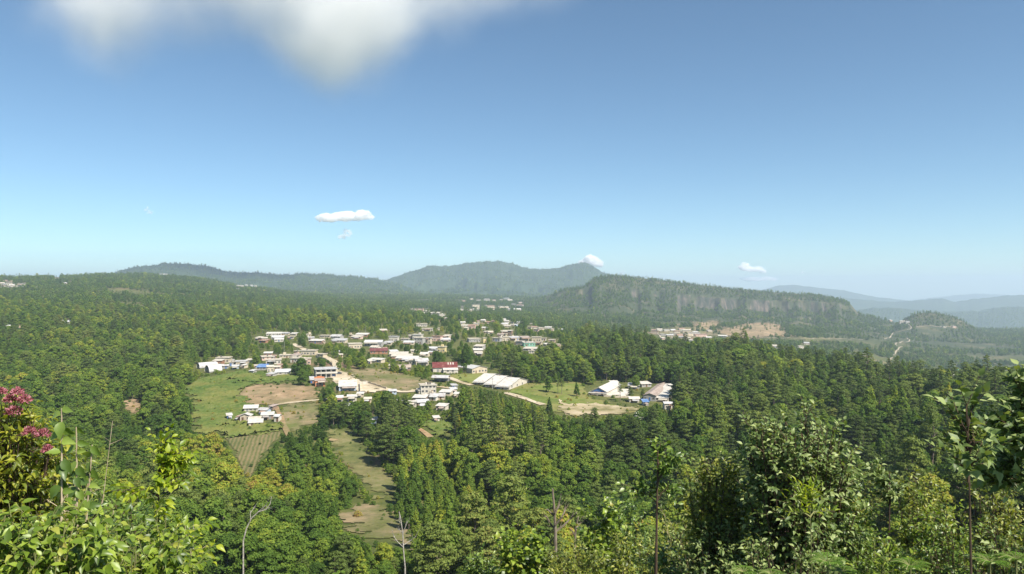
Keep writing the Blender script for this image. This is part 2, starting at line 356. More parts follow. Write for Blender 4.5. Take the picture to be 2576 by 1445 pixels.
def patch(name, poly, mat, lift=0.25, step=0.8, protect=True, jag=3.2, bump=0.0):
    if protect: PROTECT.append(poly)
    W = np.array([ground(px, py)[:2] for px, py in poly])
    # sample outline between corners on the ground too
    x0, y0 = W.min(0)-step; x1, y1 = W.max(0)+step
    xs = np.arange(x0, x1, step); ys = np.arange(y0, y1, step); XX, YY = np.meshgrid(xs, ys, indexing='ij')
    jx = XX + jag*fbm(XX/7., YY/7., 3); jy = YY + 2*jag*fbm(XX/7.+40, YY/7., 3)
    inside = inpoly(jx, jy, [tuple(q) for q in W])
    idx = -np.ones(XX.shape, int); keep = np.zeros(XX.shape, bool)
    cell = inside[:-1, :-1]
    for a in (0, 1):
        for b in (0, 1): keep[a:XX.shape[0]-1+a, b:XX.shape[1]-1+b] |= cell
    idx[keep] = np.arange(keep.sum())
    V = np.stack([XX[keep], YY[keep], H(XX[keep], YY[keep])+lift+(bump*np.abs(fbm(XX[keep]/1.7, YY[keep]/1.7, 3)) if bump else 0)], -1)
    I, J = np.nonzero(cell)
    f = np.stack([idx[I, J], idx[I+1, J], idx[I+1, J+1], idx[I, J+1]], -1)
    o = link(bpy.data.objects.new(name, npmesh(name, V, f, [mat], smooth=True))); tag(o, kind='structure'); return o
def road(name, pts, width, mat, lift=0.4, protect=True):
    W = [Vector((*ground(px, py)[:2], 0)) for px, py in pts]
    if protect:
        PROTECT.append([(x, y-2) for x, y in pts]+[(x, y+2.5) for x, y in reversed(pts)])
    P2 = []
    for i in range(len(W)-1):       # Catmull-Rom
        a, b, c, d = W[max(i-1, 0)], W[i], W[i+1], W[min(i+2, len(W)-1)]; n = max(2, int((c-b).length/2.5))
        for k in range(n):
            t = k/n; P2.append(0.5*((2*b)+(c-a)*t+(2*a-5*b+4*c-d)*t*t+(3*b-a-3*c+d)*t**3))
    P2.append(W[-1]); V = []
    for i, p in enumerate(P2):
        d = (P2[min(i+1, len(P2)-1)]-P2[max(i-1, 0)]).normalized(); nrm = Vector((-d.y, d.x, 0)); wd = width/2*(1+0.15*math.sin(i*0.7))
        for s in (-1, -0.33, 0.33, 1):
            q = p+nrm*wd*s; V.append((q.x, q.y, float(H(q.x, q.y))+lift))
    f = [(4*i+k+1, 4*i+k, 4*i+4+k, 4*i+5+k) for i in range(len(P2)-1) for k in range(3)]
    o = link(bpy.data.objects.new(name, npmesh(name, V, f, [mat], smooth=True))); tag(o, kind='structure'); return o
patch('green_meadow', [(455,985),(500,955),(600,935),(740,945),(775,955),(700,962),(640,968),(598,982),(625,1020),(640,1038),(612,1048),(572,1066),(600,1085),(690,1084),(702,1080),(705,1090),(575,1103),(560,1095),(492,1088),(480,1050),(490,1010)], G_MEADOW, bump=0.9)
patch('brown_field', [(597,984),(640,970),(700,966),(790,975),(800,1000),(790,1010),(700,1018),(680,1022),(655,1015),(630,1022)], G_SOIL)
patch('scrub_field', [(700,1026),(800,1010),(802,1060),(760,1072),(725,1088),(708,1060)], G_SCRUB)
patch('ploughed_plot', [(567,1106),(700,1089),(704,1097),(680,1120),(645,1165),(625,1205),(608,1190),(590,1140)], G_ROWS, jag=0.5)
patch('clearing', [(822,1082),(880,1082),(925,1135),(955,1185),(990,1205),(1004,1245),(945,1256),(908,1205),(868,1165),(838,1122)], G_OLIVE)
patch('dry_clearing', [(852,1285),(900,1272),(950,1272),(985,1300),(1020,1340),(1040,1385),(960,1362),(890,1340),(860,1318)], G_SCRUB, jag=4)
patch('village_common', [(868,932),(950,930),(1040,948),(1085,962),(1060,980),(985,988),(940,975),(900,952)], G_SCRUB)
patch('lawn', [(1112,948),(1190,938),(1330,966),(1460,962),(1480,1000),(1560,1025),(1660,1036),(1540,1044),(1400,1040),(1350,1015),(1280,985),(1180,965)], G_LAWN)
patch('worn_pitch', [(1398,1006),(1425,1018),(1480,1018),(1620,1030),(1560,1042),(1470,1050),(1420,1044),(1405,1024)], G_PITCH, lift=0.5)
patch('village_square', TP(3, [(-60,985),(60,1000),(180,1060),(330,1150),(560,1215),(700,1275),(560,1290),(380,1330),(330,1290),(160,1290),(60,1180),(-150,1100)]), G_ROAD, lift=0.45)
road('dirt_road', TP(2, [(1440,455),(1530,500),(1620,540),(1760,590),(1920,650),(2030,720),(2060,840),(2220,930),(2370,990),(2520,1040)]), 5, G_ROAD)
road('dirt_road', TP(3, [(330,1150),(520,1210),(700,1265),(900,1300),(1060,1290),(1120,1265)]), 5, G_ROAD)
road('dirt_road', TP(3, [(1400,1225),(1480,1232),(1600,1250)]), 4, G_ROAD)
road('dirt_road', TP(3, [(1560,1095),(1640,1130),(1760,1170),(1900,1205)]), 4.5, G_ROAD)
road('dirt_road', TP(3, [(2350,1310),(2470,1345),(2560,1375)])+TP(4, [(140,1065),(260,1100),(400,1150),(500,1185)]), 4, G_ROAD)
road('field_path', [(693,1021),(740,1014),(800,1008),(850,1003),(905,998)], 3, G_ROAD)
road('clay_track', [(693,1024),(708,1055),(718,1080),(728,1105)], 2.4, G_CLAY)
road('clay_track', TP(8, [(310,310),(370,360),(430,405),(475,440)]), 2.6, G_CLAY)
road('clay_track', TP(7, [(1300,455),(1360,462)]), 3, G_CLAY, protect=False)
patch('bean_field', TP(8, [(400,320),(500,330),(600,300),(640,350),(600,420),(560,440),(500,420),(430,370)]), G_MEADOW, bump=1.0)
patch('bare_bank', [(312,1012),(335,1004),(354,1006),(352,1030),(338,1042),(318,1036)], G_SOIL)
patch('maize_plot', TP(7, [(520,330),(600,325),(700,345),(820,365),(900,350),(950,340),(965,372),(860,390),(700,430),(560,435),(500,400)]), G_MEADOW, lift=0.6, bump=1.6, protect=False)
patch('maize_plot', TP(2, [(640,880),(760,860),(900,900),(1000,930),(1180,940),(1100,985),(880,1000),(620,1010),(560,950)]), G_MEADOW, lift=0.6, bump=1.6, protect=False)
patch('earth_yard', TP(4, [(1215,1075),(1290,985),(1400,1000),(1520,1010),(1500,1090),(1330,1085)]), G_CONC, lift=0.35)
# clearings and tracks on the far slopes
THIN = [([(1790,834),(1850,822),(1900,812),(1960,818),(1985,845),(1900,852),(1830,848)], .9), ([(1640,835),(1700,822),(1760,826),(1800,845),(1720,858)], .9), ([(1745,812),(1800,806),(1815,822),(1780,832),(1742,828)], .9),
        ([(1500,800),(1700,795),(2150,800),(2250,830),(2250,880),(1900,880),(1600,860)], .35), ([(2150,830),(2260,815),(2450,850),(2576,880),(2700,960),(2000,960),(2000,900)], .45), ([(200,730),(700,720),(800,780),(500,790),(200,770)], .25), ([(900,735),(1500,735),(1500,800),(1100,790)], .3), ([(1500,765),(1650,775),(1700,800),(1540,790)], .5)]
for poly, mm in ((THIN[0][0], G_SOIL), (THIN[1][0], G_SCRUB), (THIN[2][0], G_SOIL), ([(2050,905),(2160,898),(2240,915),(2160,928),(2070,920)], G_SCRUB), ([(2000,848),(2060,840),(2095,856),(2030,864)], G_OLIVE), ([(245,741),(270,736),(285,742),(278,752),(250,753)], G_OLIVE), ([(30,828),(66,812),(84,830),(60,836)], G_MEADOW)):
    patch('hillside_clearing', poly, mm, lift=0.8, step=4, jag=26, protect=False)
road('hillside_track', TP(6, [(1790,625),(1810,590),(1830,560),(1850,535),(1870,528),(1830,515),(1860,502),(1910,492),(1895,475)]), 3, G_FAR, lift=1.2)
road('hillside_track', TP(6, [(1765,483),(1800,470),(1812,452),(1870,433),(1920,420),(1905,395)]), 3, G_FAR, lift=1.2)
road('hillside_track', TP(6, [(1950,413),(2010,408),(2080,412),(2180,415)]), 3, G_FAR, lift=1.2)
road('hillside_track', TP(6, [(700,455),(850,462),(1000,472),(1130,476),(1300,478),(1420,480),(1560,484),(1640,486)]), 3, G_FAR, lift=1.2)
road('hillside_track', TP(6, [(400,445),(450,455),(480,480),(560,470),(700,462)]), 3, G_FAR, lift=1.2)
# ---------------------------------------------------------------- buildings
def m_wall(name, c, stain=0.25):
    m, nt, out = mat_new(name); pos = N(nt, 'ShaderNodeNewGeometry').outputs['Position']
    mp = N(nt, 'ShaderNodeMapping'); mp.inputs['Scale'].default_value = (1, 1, 0.35); nt.links.new(pos, mp.inputs['Vector'])
    n = ntex(nt, 0.7, 6, mp.outputs[0], 0.65); d = tuple(x*(1-stain)*k for x, k in zip(c, (1, 0.96, 0.9)))
    pbsdf(nt, out, mixc(nt, maprange(nt, n, 0.42, 0.68), c, d), 0.9, 0.15, 0, n, 0.02); return m
def m_roof(name, c, c2, amount=0.5):
    m, nt, out = mat_new(name); pos = N(nt, 'ShaderNodeNewGeometry').outputs['Position']
    n = ntex(nt, 0.45, 6, pos, 0.6); tc = N(nt, 'ShaderNodeTexCoord').outputs['Object']
    wv = N(nt, 'ShaderNodeTexWave'); wv.inputs['Scale'].default_value = 1.4; nt.links.new(tc, wv.inputs['Vector'])
    f = maprange(nt, n, 0.62-amount*0.3, 0.75-amount*0.2)
    pbsdf(nt, out, mixc(nt, f, c, c2), 0.5, 0.35, 0.0, wv.outputs['Fac'], 0.03); return m
WALL = {k: m_wall('wall_'+k, c) for k, c in dict(white=(.55,.51,.44), cream=(.53,.46,.35), grey=(.36,.35,.33), brick=(.34,.18,.11), pink=(.58,.42,.35), green=(.22,.48,.36), yellow=(.62,.52,.28), orange=(.55,.22,.10), brown=(.26,.19,.14), blue=(.38,.46,.56)).items()}
ROOF = {k: m_roof('roof_'+k, c, c2, a) for k, (c, c2, a) in dict(white=((.54,.52,.47),(.44,.39,.32),.45), grey=((.44,.44,.43),(.30,.26,.23),.5), silver=((.50,.50,.49),(.38,.36,.33),.4), cream=((.50,.46,.38),(.40,.34,.27),.5), rusty=((.34,.24,.18),(.24,.12,.07),.6), red=((.14,.032,.028),(.22,.09,.07),.5), brown=((.38,.31,.26),(.26,.20,.16),.5), blue=((.10,.19,.38),(.22,.3,.45),.4), green=((.12,.45,.36),(.2,.4,.35),.3)).items()}
GLASS = m_noise('window_glass', (0.03, 0.035, 0.04), (0.06, 0.065, 0.07), 1.0, 0.15, 0.5)
DOORS = [m_noise('door_brown', (0.12, 0.07, 0.04), (0.17, 0.10, 0.06), 2), m_noise('door_blue', (0.05, 0.12, 0.30), (0.07, 0.16, 0.36), 2), m_noise('door_grey', (0.2, 0.2, 0.2), (0.28, 0.28, 0.27), 2)]
FRAME = m_noise('window_frame', (0.5, 0.48, 0.44), (0.4, 0.38, 0.35), 2)
DARK = m_noise('dark_steel', (0.08, 0.08, 0.08), (0.13, 0.12, 0.11), 2)
def roof_mesh(kind, W, D, h, ov=0.45, rise=None, thick=0.12):
    mb = MB(); x0, x1, y0, y1 = -W/2-ov, W/2+ov, -ov, D+ov
    if kind == 'flat':
        mb.box(x0, x1, y0, y1, h+0.003, h+0.22); t = 0.15
        for a in ((x0, x1, y0, y0+t), (x0, x1, y1-t, y1), (x0, x0+t, y0+t, y1-t), (x1-t, x1, y0+t, y1-t)): mb.box(*a, h+0.223, h+0.55)
    elif kind == 'shed':       # one slope falling to the front
        r = rise or D*0.16; mb.prism([(x0, y0), (x1, y0), (x1, y1), (x0, y1)], [h-0.05, h-0.05, h+r, h+r], [h-0.05+thick, h-0.05+thick, h+r+thick, h+r+thick])
    elif kind == 'gable':      # ridge along x
        r = rise or D*0.24; m_ = (y0+y1)/2
        mb.prism([(x0, y0), (x1, y0), (x1, m_), (x0, m_)], [h-.08, h-.08, h+r, h+r], [h-.08+thick, h-.08+thick, h+r+thick, h+r+thick])
        mb.prism([(x0, m_+.003), (x1, m_+.003), (x1, y1), (x0, y1)], [h+r, h+r, h-.08, h-.08], [h+r+thick, h+r+thick, h-.08+thick, h-.08+thick])
    elif kind == 'gablef':     # ridge along y, gable to the front
        r = rise or W*0.2
        mb.prism([(x0, y0), (0, y0), (0, y1), (x0, y1)], [h-.08, h+r, h+r, h-.08], [h-.08+thick, h+r+thick, h+r+thick, h-.08+thick])
        mb.prism([(.003, y0), (x1, y0), (x1, y1), (.003, y1)], [h+r, h-.08, h-.08, h+r], [h+r+thick, h-.08+thick, h-.08+thick, h+r+thick])
    elif kind == 'barrel':
        r = rise or W*0.3; n = 12; pts = [(-(W/2+.2)*math.cos(math.pi*i/n), h*0.3+(h*0.7+r)*math.sin(math.pi*i/n)) for i in range(n+1)]
        for (a, za), (b, zb) in zip(pts, pts[1:]):
            mb.prism([(a, y0), (b, y0), (b, y1), (a, y1)], [za-.08, zb-.08, zb-.08, za-.08], [za, zb, zb, za])
    return mb
def wall_mesh(kind, W, D, h, rise=None, storeys=1, open_front=False):
    mb = MB(); fd = -3.0
    if kind == 'gable':
        r = (rise or D*0.24)-0.15; m_ = D/2; n = len(mb.v)
        prof = [(0, fd), (D, fd), (D, h), (m_, h+r), (0, h)]
        mb.v += [(-W/2, y, z) for y, z in prof]+[(W/2, y, z) for y, z in prof]
        mb.f += [tuple(range(n+4, n-1, -1)), tuple(range(n+5, n+10))]+[(n+i, n+(i+1) % 5, n+5+(i+1) % 5, n+5+i) for i in range(5)]
    elif kind == 'gablef':
        r = (rise or W*0.2)-0.15; n = len(mb.v); prof = [(-W/2, fd), (W/2, fd), (W/2, h), (0, h+r), (-W/2, h)]
        mb.v += [(x, 0, z) for x, z in prof]+[(x, D, z) for x, z in prof]
        mb.f += [tuple(range(n, n+5)), tuple(range(n+9, n+4, -1))]+[(n+(i+1) % 5, n+i, n+5+i, n+5+(i+1) % 5) for i in range(5)]
    elif kind == 'shed':
        r = rise or D*0.16; mb.prism([(-W/2, 0), (W/2, 0), (W/2, D), (-W/2, D)], fd, [h-.06, h-.06, h+r-.08, h+r-.08])
    elif kind == 'barrel': mb.box(-W/2+.2, W/2-.2, 0.1, D-.1, fd, h*0.75)
    else: mb.box(-W/2, W/2, 0, D, fd, h)
    return mb
def add_opening(root, name, cx, z0, w_, h_, mat_f, mat_p, y=0.0, side=0, W=0, D=0):
    fb = MB(); pb = MB(); fr = 0.09
    if side == 0:
        for a in ((cx-w_/2-fr, cx+w_/2+fr, z0+h_, z0+h_+fr), (cx-w_/2-fr, cx+w_/2+fr, z0-fr, z0), (cx-w_/2-fr, cx-w_/2, z0, z0+h_), (cx+w_/2, cx+w_/2+fr, z0, z0+h_)):
            fb.box(a[0], a[1], y-0.07, y+0.05, a[2], a[3])
        pb.box(cx-w_/2, cx+w_/2, y-0.02, y+0.05, z0, z0+h_)
        if w_ > 0.9: fb.box(cx-.03, cx+.03, y-0.05, y-0.021, z0, z0+h_)
    else:
        X = W/2*side; a0, a1 = (X-0.05, X+0.07) if side > 0 else (X-0.07, X+0.05); b0, b1 = (X-0.05, X+0.02) if side > 0 else (X-0.02, X+0.05)
        for a in ((cx-w_/2-fr, cx+w_/2+fr, z0+h_, z0+h_+fr), (cx-w_/2-fr, cx+w_/2+fr, z0-fr, z0), (cx-w_/2-fr, cx-w_/2, z0, z0+h_), (cx+w_/2, cx+w_/2+fr, z0, z0+h_)):
            fb.box(a0, a1, a[0], a[1], a[2], a[3])
        pb.box(b0, b1, cx-w_/2, cx+w_/2, z0, z0+h_)
    if name == 'door': return pb.build('door', mat_p, root)
    f = fb.build('window', mat_f, root); pb.build('pane', mat_p, f); return f
HOUSES = []
def place(r, x0, x1, yt, yb, yaw=None, minh=2.3):
    (a, t), (b, bb) = T(r, x0, yt), T(r, x1, yb); X, Y, Z = ground((a+b)/2, bb, 120, 5000)
    k = Y/F; return X, Y, Z, max((b-a)*k, 2.5), max((bb-t)*k, minh), (a, t, b, bb)
def house(r, x0, x1, yt, yb, wall='white', roof='grey', kind='shed', storeys=None, yaw=None, label=None, D=None, name='house', far=False, protect=True, rnd=RND, rise=None, win=True, group=None, side_win=0):
    X, Y, Z, Wd, Hh, bx = place(r, x0, x1, yt, yb)
    if yaw is None: yaw = rnd.choice((rnd.uniform(-12, 12), rnd.uniform(8, 30), rnd.uniform(-26, -6)))
    ya = math.radians(yaw); D_ = D or max(3.5, min(0.75*Wd, 7.5)); Wd = max(2.2, (Wd-abs(math.sin(ya))*min(D_, 6)*0.8)/max(0.5, math.cos(ya)))
    top = {'flat': 0.5, 'shed': rise or D_*0.16, 'gable': rise or D_*0.24, 'gablef': rise or Wd*0.2, 'barrel': 0}[kind]
    h = max(2.2, Hh-top*0.75); h = min(h, 3.1*(storeys or 1)+0.6) if storeys else min(h, 7.5)
    st = storeys or (2 if h > 4.9 else 1)
    root = empty(name, (X, Y, Z-0.15), ya); wm = WALL[wall]
    wall_mesh(kind, Wd, D_, h, rise, st).build('wall', wm, root)
    if not far and kind == 'flat' and rnd.random() < .45:      # water tank or stair box on the flat roof
        tb = MB(); tx = rnd.uniform(-.3, .3)*Wd
        if rnd.random() < .5: tb.tube((tx, D_*.6, h+.224), (tx, D_*.6, h+1.5), .55, .45, 10); tb.build('water_tank', DARK, root)
        else: tb.box(tx-1, tx+1, D_*.5, D_*.5+1.8, h+.224, h+2.1); tb.build('stair_box', wm, root)
    elif not far and rnd.random() < .5:                        # lean-to in front
        lw = Wd*rnd.uniform(.4, .8); lx = rnd.uniform(-.5, .5)*(Wd-lw); tb = MB(); tb.prism([(lx-lw/2, -2.4), (lx+lw/2, -2.4), (lx+lw/2, -.5), (lx-lw/2, -.5)], [h-.75, h-.75, h-.3, h-.3], [h-.68, h-.68, h-.23, h-.23]); tb.build('porch_roof', ROOF[rnd.choice(('rusty', 'grey', 'brown', 'cream'))], root)
        [MB().box(lx+q*lw*.45-.06, lx+q*lw*.45+.06, -2.3, -2.18, -2, h-.74).build('post', DARK, root) for q in (-1, 1)]
    roof_mesh(kind, Wd, D_, h, 0.45 if not far else 0.6, rise).build('roof', ROOF[roof], root)
    if win:
        dm = rnd.choice((DOORS[0], DOORS[0], DOORS[2], DOORS[2], DOORS[1])); dx = rnd.choice([-0.25, 0.0, 0.22])*Wd
        if kind != 'barrel':
            add_opening(root, 'door', dx, 0.3, 1.0, 2.0, FRAME, dm)
            n = 1 if far else max(1, int(Wd/2.8)); k = 0
            for s_ in range(st):
                for i in range(n+1):
                    cx_ = -Wd/2+Wd*(i+0.5)/(n+1)
                    if s_ == 0 and abs(cx_-dx) < 1.2: continue
                    add_opening(root, 'window', cx_, 1.25+s_*(h/st), min(1.2, Wd*0.18), 1.05, FRAME, GLASS)
            for i in range(side_win if not far else 0): add_opening(root, 'window', D_*(i+0.5)/side_win, 1.3, 1.2, 1.1, FRAME, GLASS, side=1, W=Wd, D=D_)
    a, t, b, bb = bx
    if protect: PROTECT.append([(a-1, t), (b+1, t), (b+1, t+(bb-t)*(0.95 if label else 0.72)), (a-1, t+(bb-t)*(0.95 if label else 0.72))])
    HOUSES.append((root, (a+b)/2, wall, roof, kind, st, X, Y, Wd, D_)); tag(root, label, 'house' if name == 'house' else name.replace('_', ' '), group)
    root['wd'] = 0; del root['wd']
    return root, Wd, D_, h
RW = {'white': 'white metal', 'grey': 'grey sheet', 'silver': 'silver sheet', 'cream': 'cream', 'rusty': 'rusty sheet', 'red': 'red', 'brown': 'brown', 'blue': 'blue', 'green': 'green'}
KW = {'flat': 'flat roof', 'shed': 'sloping roof', 'gable': 'gabled roof', 'gablef': 'front-gabled roof', 'barrel': 'arched roof'}
def cluster(place_, group, r, specs, far=False):
    made = []
    for s in specs:
        x0, x1, yt, yb, wl, rf, kd = s[:7]; o = house(r, x0, x1, yt, yb, wl, rf, kd, far=far, group=group); made.append((HOUSES[-1][1], o[0], wl, rf, kd, HOUSES[-1][5]))
    made.sort(key=lambda q: q[0]); n = len(made)
    same = {}
    for q in made: same.setdefault(q[2:], []).append(q)
    for key, L_ in same.items():
        for k, (px, o, wl, rf, kd, st) in enumerate(L_):
            d = f'{"two-storey " if st == 2 else ""}{wl} house, {RW[rf]} {KW[kd]}'
            o['label'] = f'{d}, {place_}' if len(L_) == 1 else f'{d}, {ORD[k]} from left {place_}'
            if len(o['label'].split()) > 16: o['label'] = o['label'].replace(' house, ', ', ', 1).replace(' sheet ', ' ')
ORD = ['first','second','third','fourth','fifth','sixth','seventh','eighth','ninth','tenth','eleventh','twelfth','thirteenth','fourteenth','fifteenth','sixteenth','seventeenth','eighteenth','nineteenth','twentieth']
G_V = 'houses of the village'
cluster('at the village\'s left end', G_V, 2, [(320,450,675,760,'brick','cream','shed'), (370,550,640,720,'cream','cream','flat'), (265,450,745,805,'cream','cream','flat'), (430,540,745,800,'grey','grey','gable'), (548,650,700,765,'grey','cream','flat'), (640,812,690,770,'cream','grey','flat'), (590,690,765,805,'blue','silver','shed'), (702,780,740,795,'cream','white','shed'), (780,900,690,720,'cream','cream','shed')])
cluster('in the middle left row', G_V, 2, [(1030,1150,570,625,'brick','white','shed'), (1000,1180,625,680,'pink','cream','flat'), (1130,1210,620,660,'brick','rusty','shed'), (1060,1280,668,738,'white','cream','flat'), (1250,1400,605,650,'cream','cream','flat'), (1400,1530,600,648,'cream','brown','shed'), (1545,1750,540,612,'cream','cream','flat'), (1390,1560,650,715,'white','cream','flat'), (1550,1690,650,745,'pink','cream','flat'), (1450,1510,558,590,'pink','cream','flat'), (1760,1880,590,640,'cream','cream','flat')])
cluster('between meadow and middle row', G_V, 2, [(1075,1180,755,850,'cream','cream','gable'), (1180,1260,770,820,'pink','cream','gable'), (1050,1180,880,915,'grey','grey','shed'), (820,900,840,870,'grey','silver','shed'), (870,930,770,800,'cream','cream','shed'), (1220,1300,770,790,'brick','rusty','shed')])
cluster('in the topmost left row', G_V, 2, [(1070,1275,295,340,'white','white','shed'), (1275,1375,310,335,'cream','grey','shed'), (1390,1490,318,340,'cream','white','shed'), (1140,1310,345,398,'grey','silver','shed'), (1180,1310,395,425,'white','white','shed'), (900,1000,355,400,'brown','cream','shed'), (1000,1090,365,405,'brick','cream','shed'), (945,1080,400,440,'brick','rusty','shed'), (1370,1450,348,385,'cream','cream','flat'), (1620,1700,330,350,'cream','cream','flat')])
cluster('above the sloping dirt road', G_V, 2, [(1650,1850,395,450,'brown','white','shed'), (1790,1900,412,448,'cream','cream','shed'), (1800,1960,335,368,'cream','cream','flat'), (1950,2110,330,378,'grey','grey','gable'), (1950,2160,385,435,'cream','grey','shed'), (1650,1740,378,395,'grey','grey','shed'), (2210,2262,335,358,'cream','cream','flat'), (2300,2480,310,360,'brick','white','shed'), (2230,2390,355,385,'pink','cream','shed'), (2010,2090,572,595,'cream','grey','shed'), (2060,2140,615,640,'cream','cream','shed'), (2480,2550,680,730,'cream','cream','gable')])
cluster('near the village centre', G_V, 3, [(170,370,615,690,'cream','cream','flat'), (385,640,578,660,'grey','silver','gable'), (640,775,592,640,'cream','grey','shed'), (450,590,655,705,'white','cream','gable'), (0,130,560,612,'cream','grey','shed'), (730,860,518,592,'white','grey','flat'), (900,1010,545,582,'grey','cream','flat'), (935,1080,588,635,'cream','silver','shed'), (1000,1070,495,557,'pink','cream','flat'), (1055,1190,490,562,'white','white','flat'), (1075,1215,535,628,'grey','cream','flat'), (1215,1320,535,622,'cream','grey','flat'), (1320,1460,512,586,'pink','rusty','flat'), (1460,1580,500,542,'cream','cream','shed'), (1450,1600,552,592,'grey','silver','shed'), (1300,1420,672,716,'grey','silver','shed'), (1405,1520,660,742,'yellow','cream','flat'), (1280,1350,727,770,'grey','silver','shed'), (590,720,440,460,'cream','cream','shed'), (640,700,690,715,'pink','rusty','shed')])
cluster('in the packed block of roofs', G_V, 3, [(750,880,726,762,'grey','silver','shed'), (740,1000,752,800,'brown','cream','shed'), (770,1060,778,832,'brick','cream','shed'), (820,1130,805,862,'grey','white','shed'), (905,1150,838,882,'cream','silver','shed'), (1000,1200,845,915,'cream','cream','flat'), (1100,1300,832,925,'cream','grey','gable'), (1160,1285,748,800,'cream','white','gable'), (1040,1130,716,752,'cream','cream','shed'), (1150,1270,880,905,'brown','cream','shed'), (720,800,945,965,'pink','cream','shed'), (860,1040,960,995,'brown','brown','gable')])
cluster('below the village square', G_V, 3, [(735,850,1268,1330,'blue','silver','shed'), (1140,1255,1262,1320,'cream','white','shed'), (1060,1250,1362,1425,'brown','white','shed'), (1190,1340,1350,1390,'cream','cream','flat'), (1310,1510,1342,1405,'cream','grey','gable'), (1425,1600,1285,1345,'cream','white','shed'), (1590,1690,1262,1300,'white','silver','shed'), (1605,1700,1200,1250,'grey','grey','shed'), (1630,1700,1340,1370,'cream','white','shed')])
cluster('at the village\'s lower edge', G_V, 8, [(232,300,160,200,'cream','white','shed'), (300,372,170,212,'white','white','flat'), (372,470,168,205,'brown','silver','shed'), (395,445,205,232,'cream','silver','shed'), (505,590,195,238,'white','white','shed'), (455,520,140,165,'white','silver','shed'), (495,545,296,322,'white','white','shed')])
cluster('below the white flat house', G_V, 2, [(2195,2330,1172,1262,'white','white','shed'), (2000,2140,1200,1255,'grey','silver','gable'), (2430,2530,1200,1272,'cream','cream','gable'), (2150,2270,1330,1365,'grey','silver','shed'), (2330,2420,1160,1200,'cream','white','shed')])
cluster('in the farmstead beside the clay track', 'farmstead houses', 7, [(545,592,283,304,'blue','white','shed'), (612,652,275,317,'brick','rusty','shed'), (645,722,263,320,'cream','white','gablef'), (672,776,208,250,'white','white','gable'), (776,852,223,264,'blue','grey','gable'), (800,895,260,306,'brown','white','shed'), (895,932,270,322,'white','silver','gable'), (708,795,296,332,'cream','cream','gable'), (848,898,207,235,'brown','brown','shed'), (705,815,334,358,'cream','white','shed')])
cluster('on the rise behind the village', G_V, 3, [(1120,1265,342,382,'white','cream','flat'), (1197,1340,405,446,'white','cream','flat'), (1415,1470,407,432,'cream','cream','flat'), (1810,1860,278,304,'white','cream','flat'), (1745,1850,362,392,'cream','cream','shed'), (1830,1935,358,420,'pink','rusty','shed'), (1910,1995,335,366,'cream','white','flat'), (1030,1100,134,152,'white','cream','flat'), (1100,1215,128,164,'pink','rusty','flat'), (1210,1290,160,184,'cream','cream','shed'), (1215,1340,188,214,'grey','cream','shed'), (1340,1450,182,208,'cream','cream','shed'), (1432,1530,208,240,'white','white','flat'), (1490,1550,256,280,'white','cream','shed')])
cluster('at the village\'s right end', G_V, 3, [(1840,2020,546,602,'grey','cream','flat'), (2045,2090,537,608,'yellow','cream','flat'), (1900,2050,642,700,'grey','cream','shed'), (1912,2050,694,760,'cream','white','shed'), (1930,2040,735,790,'brown','cream','shed'), (2165,2290,537,592,'grey','cream','flat'), (2285,2420,525,582,'cream','cream','flat'), (2400,2550,522,562,'cream','grey','flat'), (2490,2550,582,622,'brown','cream','shed'), (2110,2190,446,482,'white','cream','gable'), (2240,2330,482,520,'brown','brown','shed'), (2380,2450,432,510,'brown','cream','shed'), (2050,2108,450,476,'cream','cream','shed'), (2300,2380,440,475,'pink','cream','shed')])
cluster('right of the tall dark trees', G_V, 4, [(0,75,372,412,'white','cream','flat'), (105,240,372,420,'cream','grey','shed'), (240,360,372,425,'cream','brown','shed'), (362,472,375,432,'cream','cream','flat'), (472,532,386,422,'white','cream','flat'), (165,262,422,470,'grey','cream','flat'), (410,482,430,472,'cream','cream','flat'), (522,612,456,488,'cream','white','shed'), (605,705,466,492,'cream','cream','flat'), (560,642,405,442,'pink','cream','flat'), (250,450,506,542,'grey','cream','shed'), (330,392,532,572,'white','cream','flat'), (295,430,660,710,'cream','rusty','gable'), (436,576,736,780,'cream','white','shed')])
cluster('at the far end of the village', G_V, 4, [(100,150,196,216,'cream','cream','flat'), (186,256,196,222,'white','silver','shed'), (130,190,226,246,'blue','silver','shed'), (310,360,256,282,'cream','cream','flat'), (366,440,250,276,'cream','rusty','shed'), (382,450,278,310,'pink','cream','flat'), (442,520,262,292,'cream','cream','flat'), (522,600,256,286,'white','white','shed'), (592,632,276,302,'cream','cream','flat'), (0,80,212,236,'white','silver','shed'), (40,112,242,262,'cream','cream','shed'), (20,130,300,350,'brown','cream','shed'), (0,62,340,362,'cream','cream','flat'), (680,742,286,302,'grey','silver','shed'), (340,380,216,232,'cream','cream','shed')], far=True)
cluster('in the school yard', 'school buildings', 4, [(1297,1395,905,950,'grey','white','shed'), (1500,1640,935,990,'grey','grey','shed'), (1650,1795,918,970,'grey','white','shed'), (1520,1637,1098,1152,'white','white','gable'), (1932,2030,1150,1240,'white','silver','gable'), (1992,2045,940,1010,'cream','white','shed')])
RF = random.Random(5)
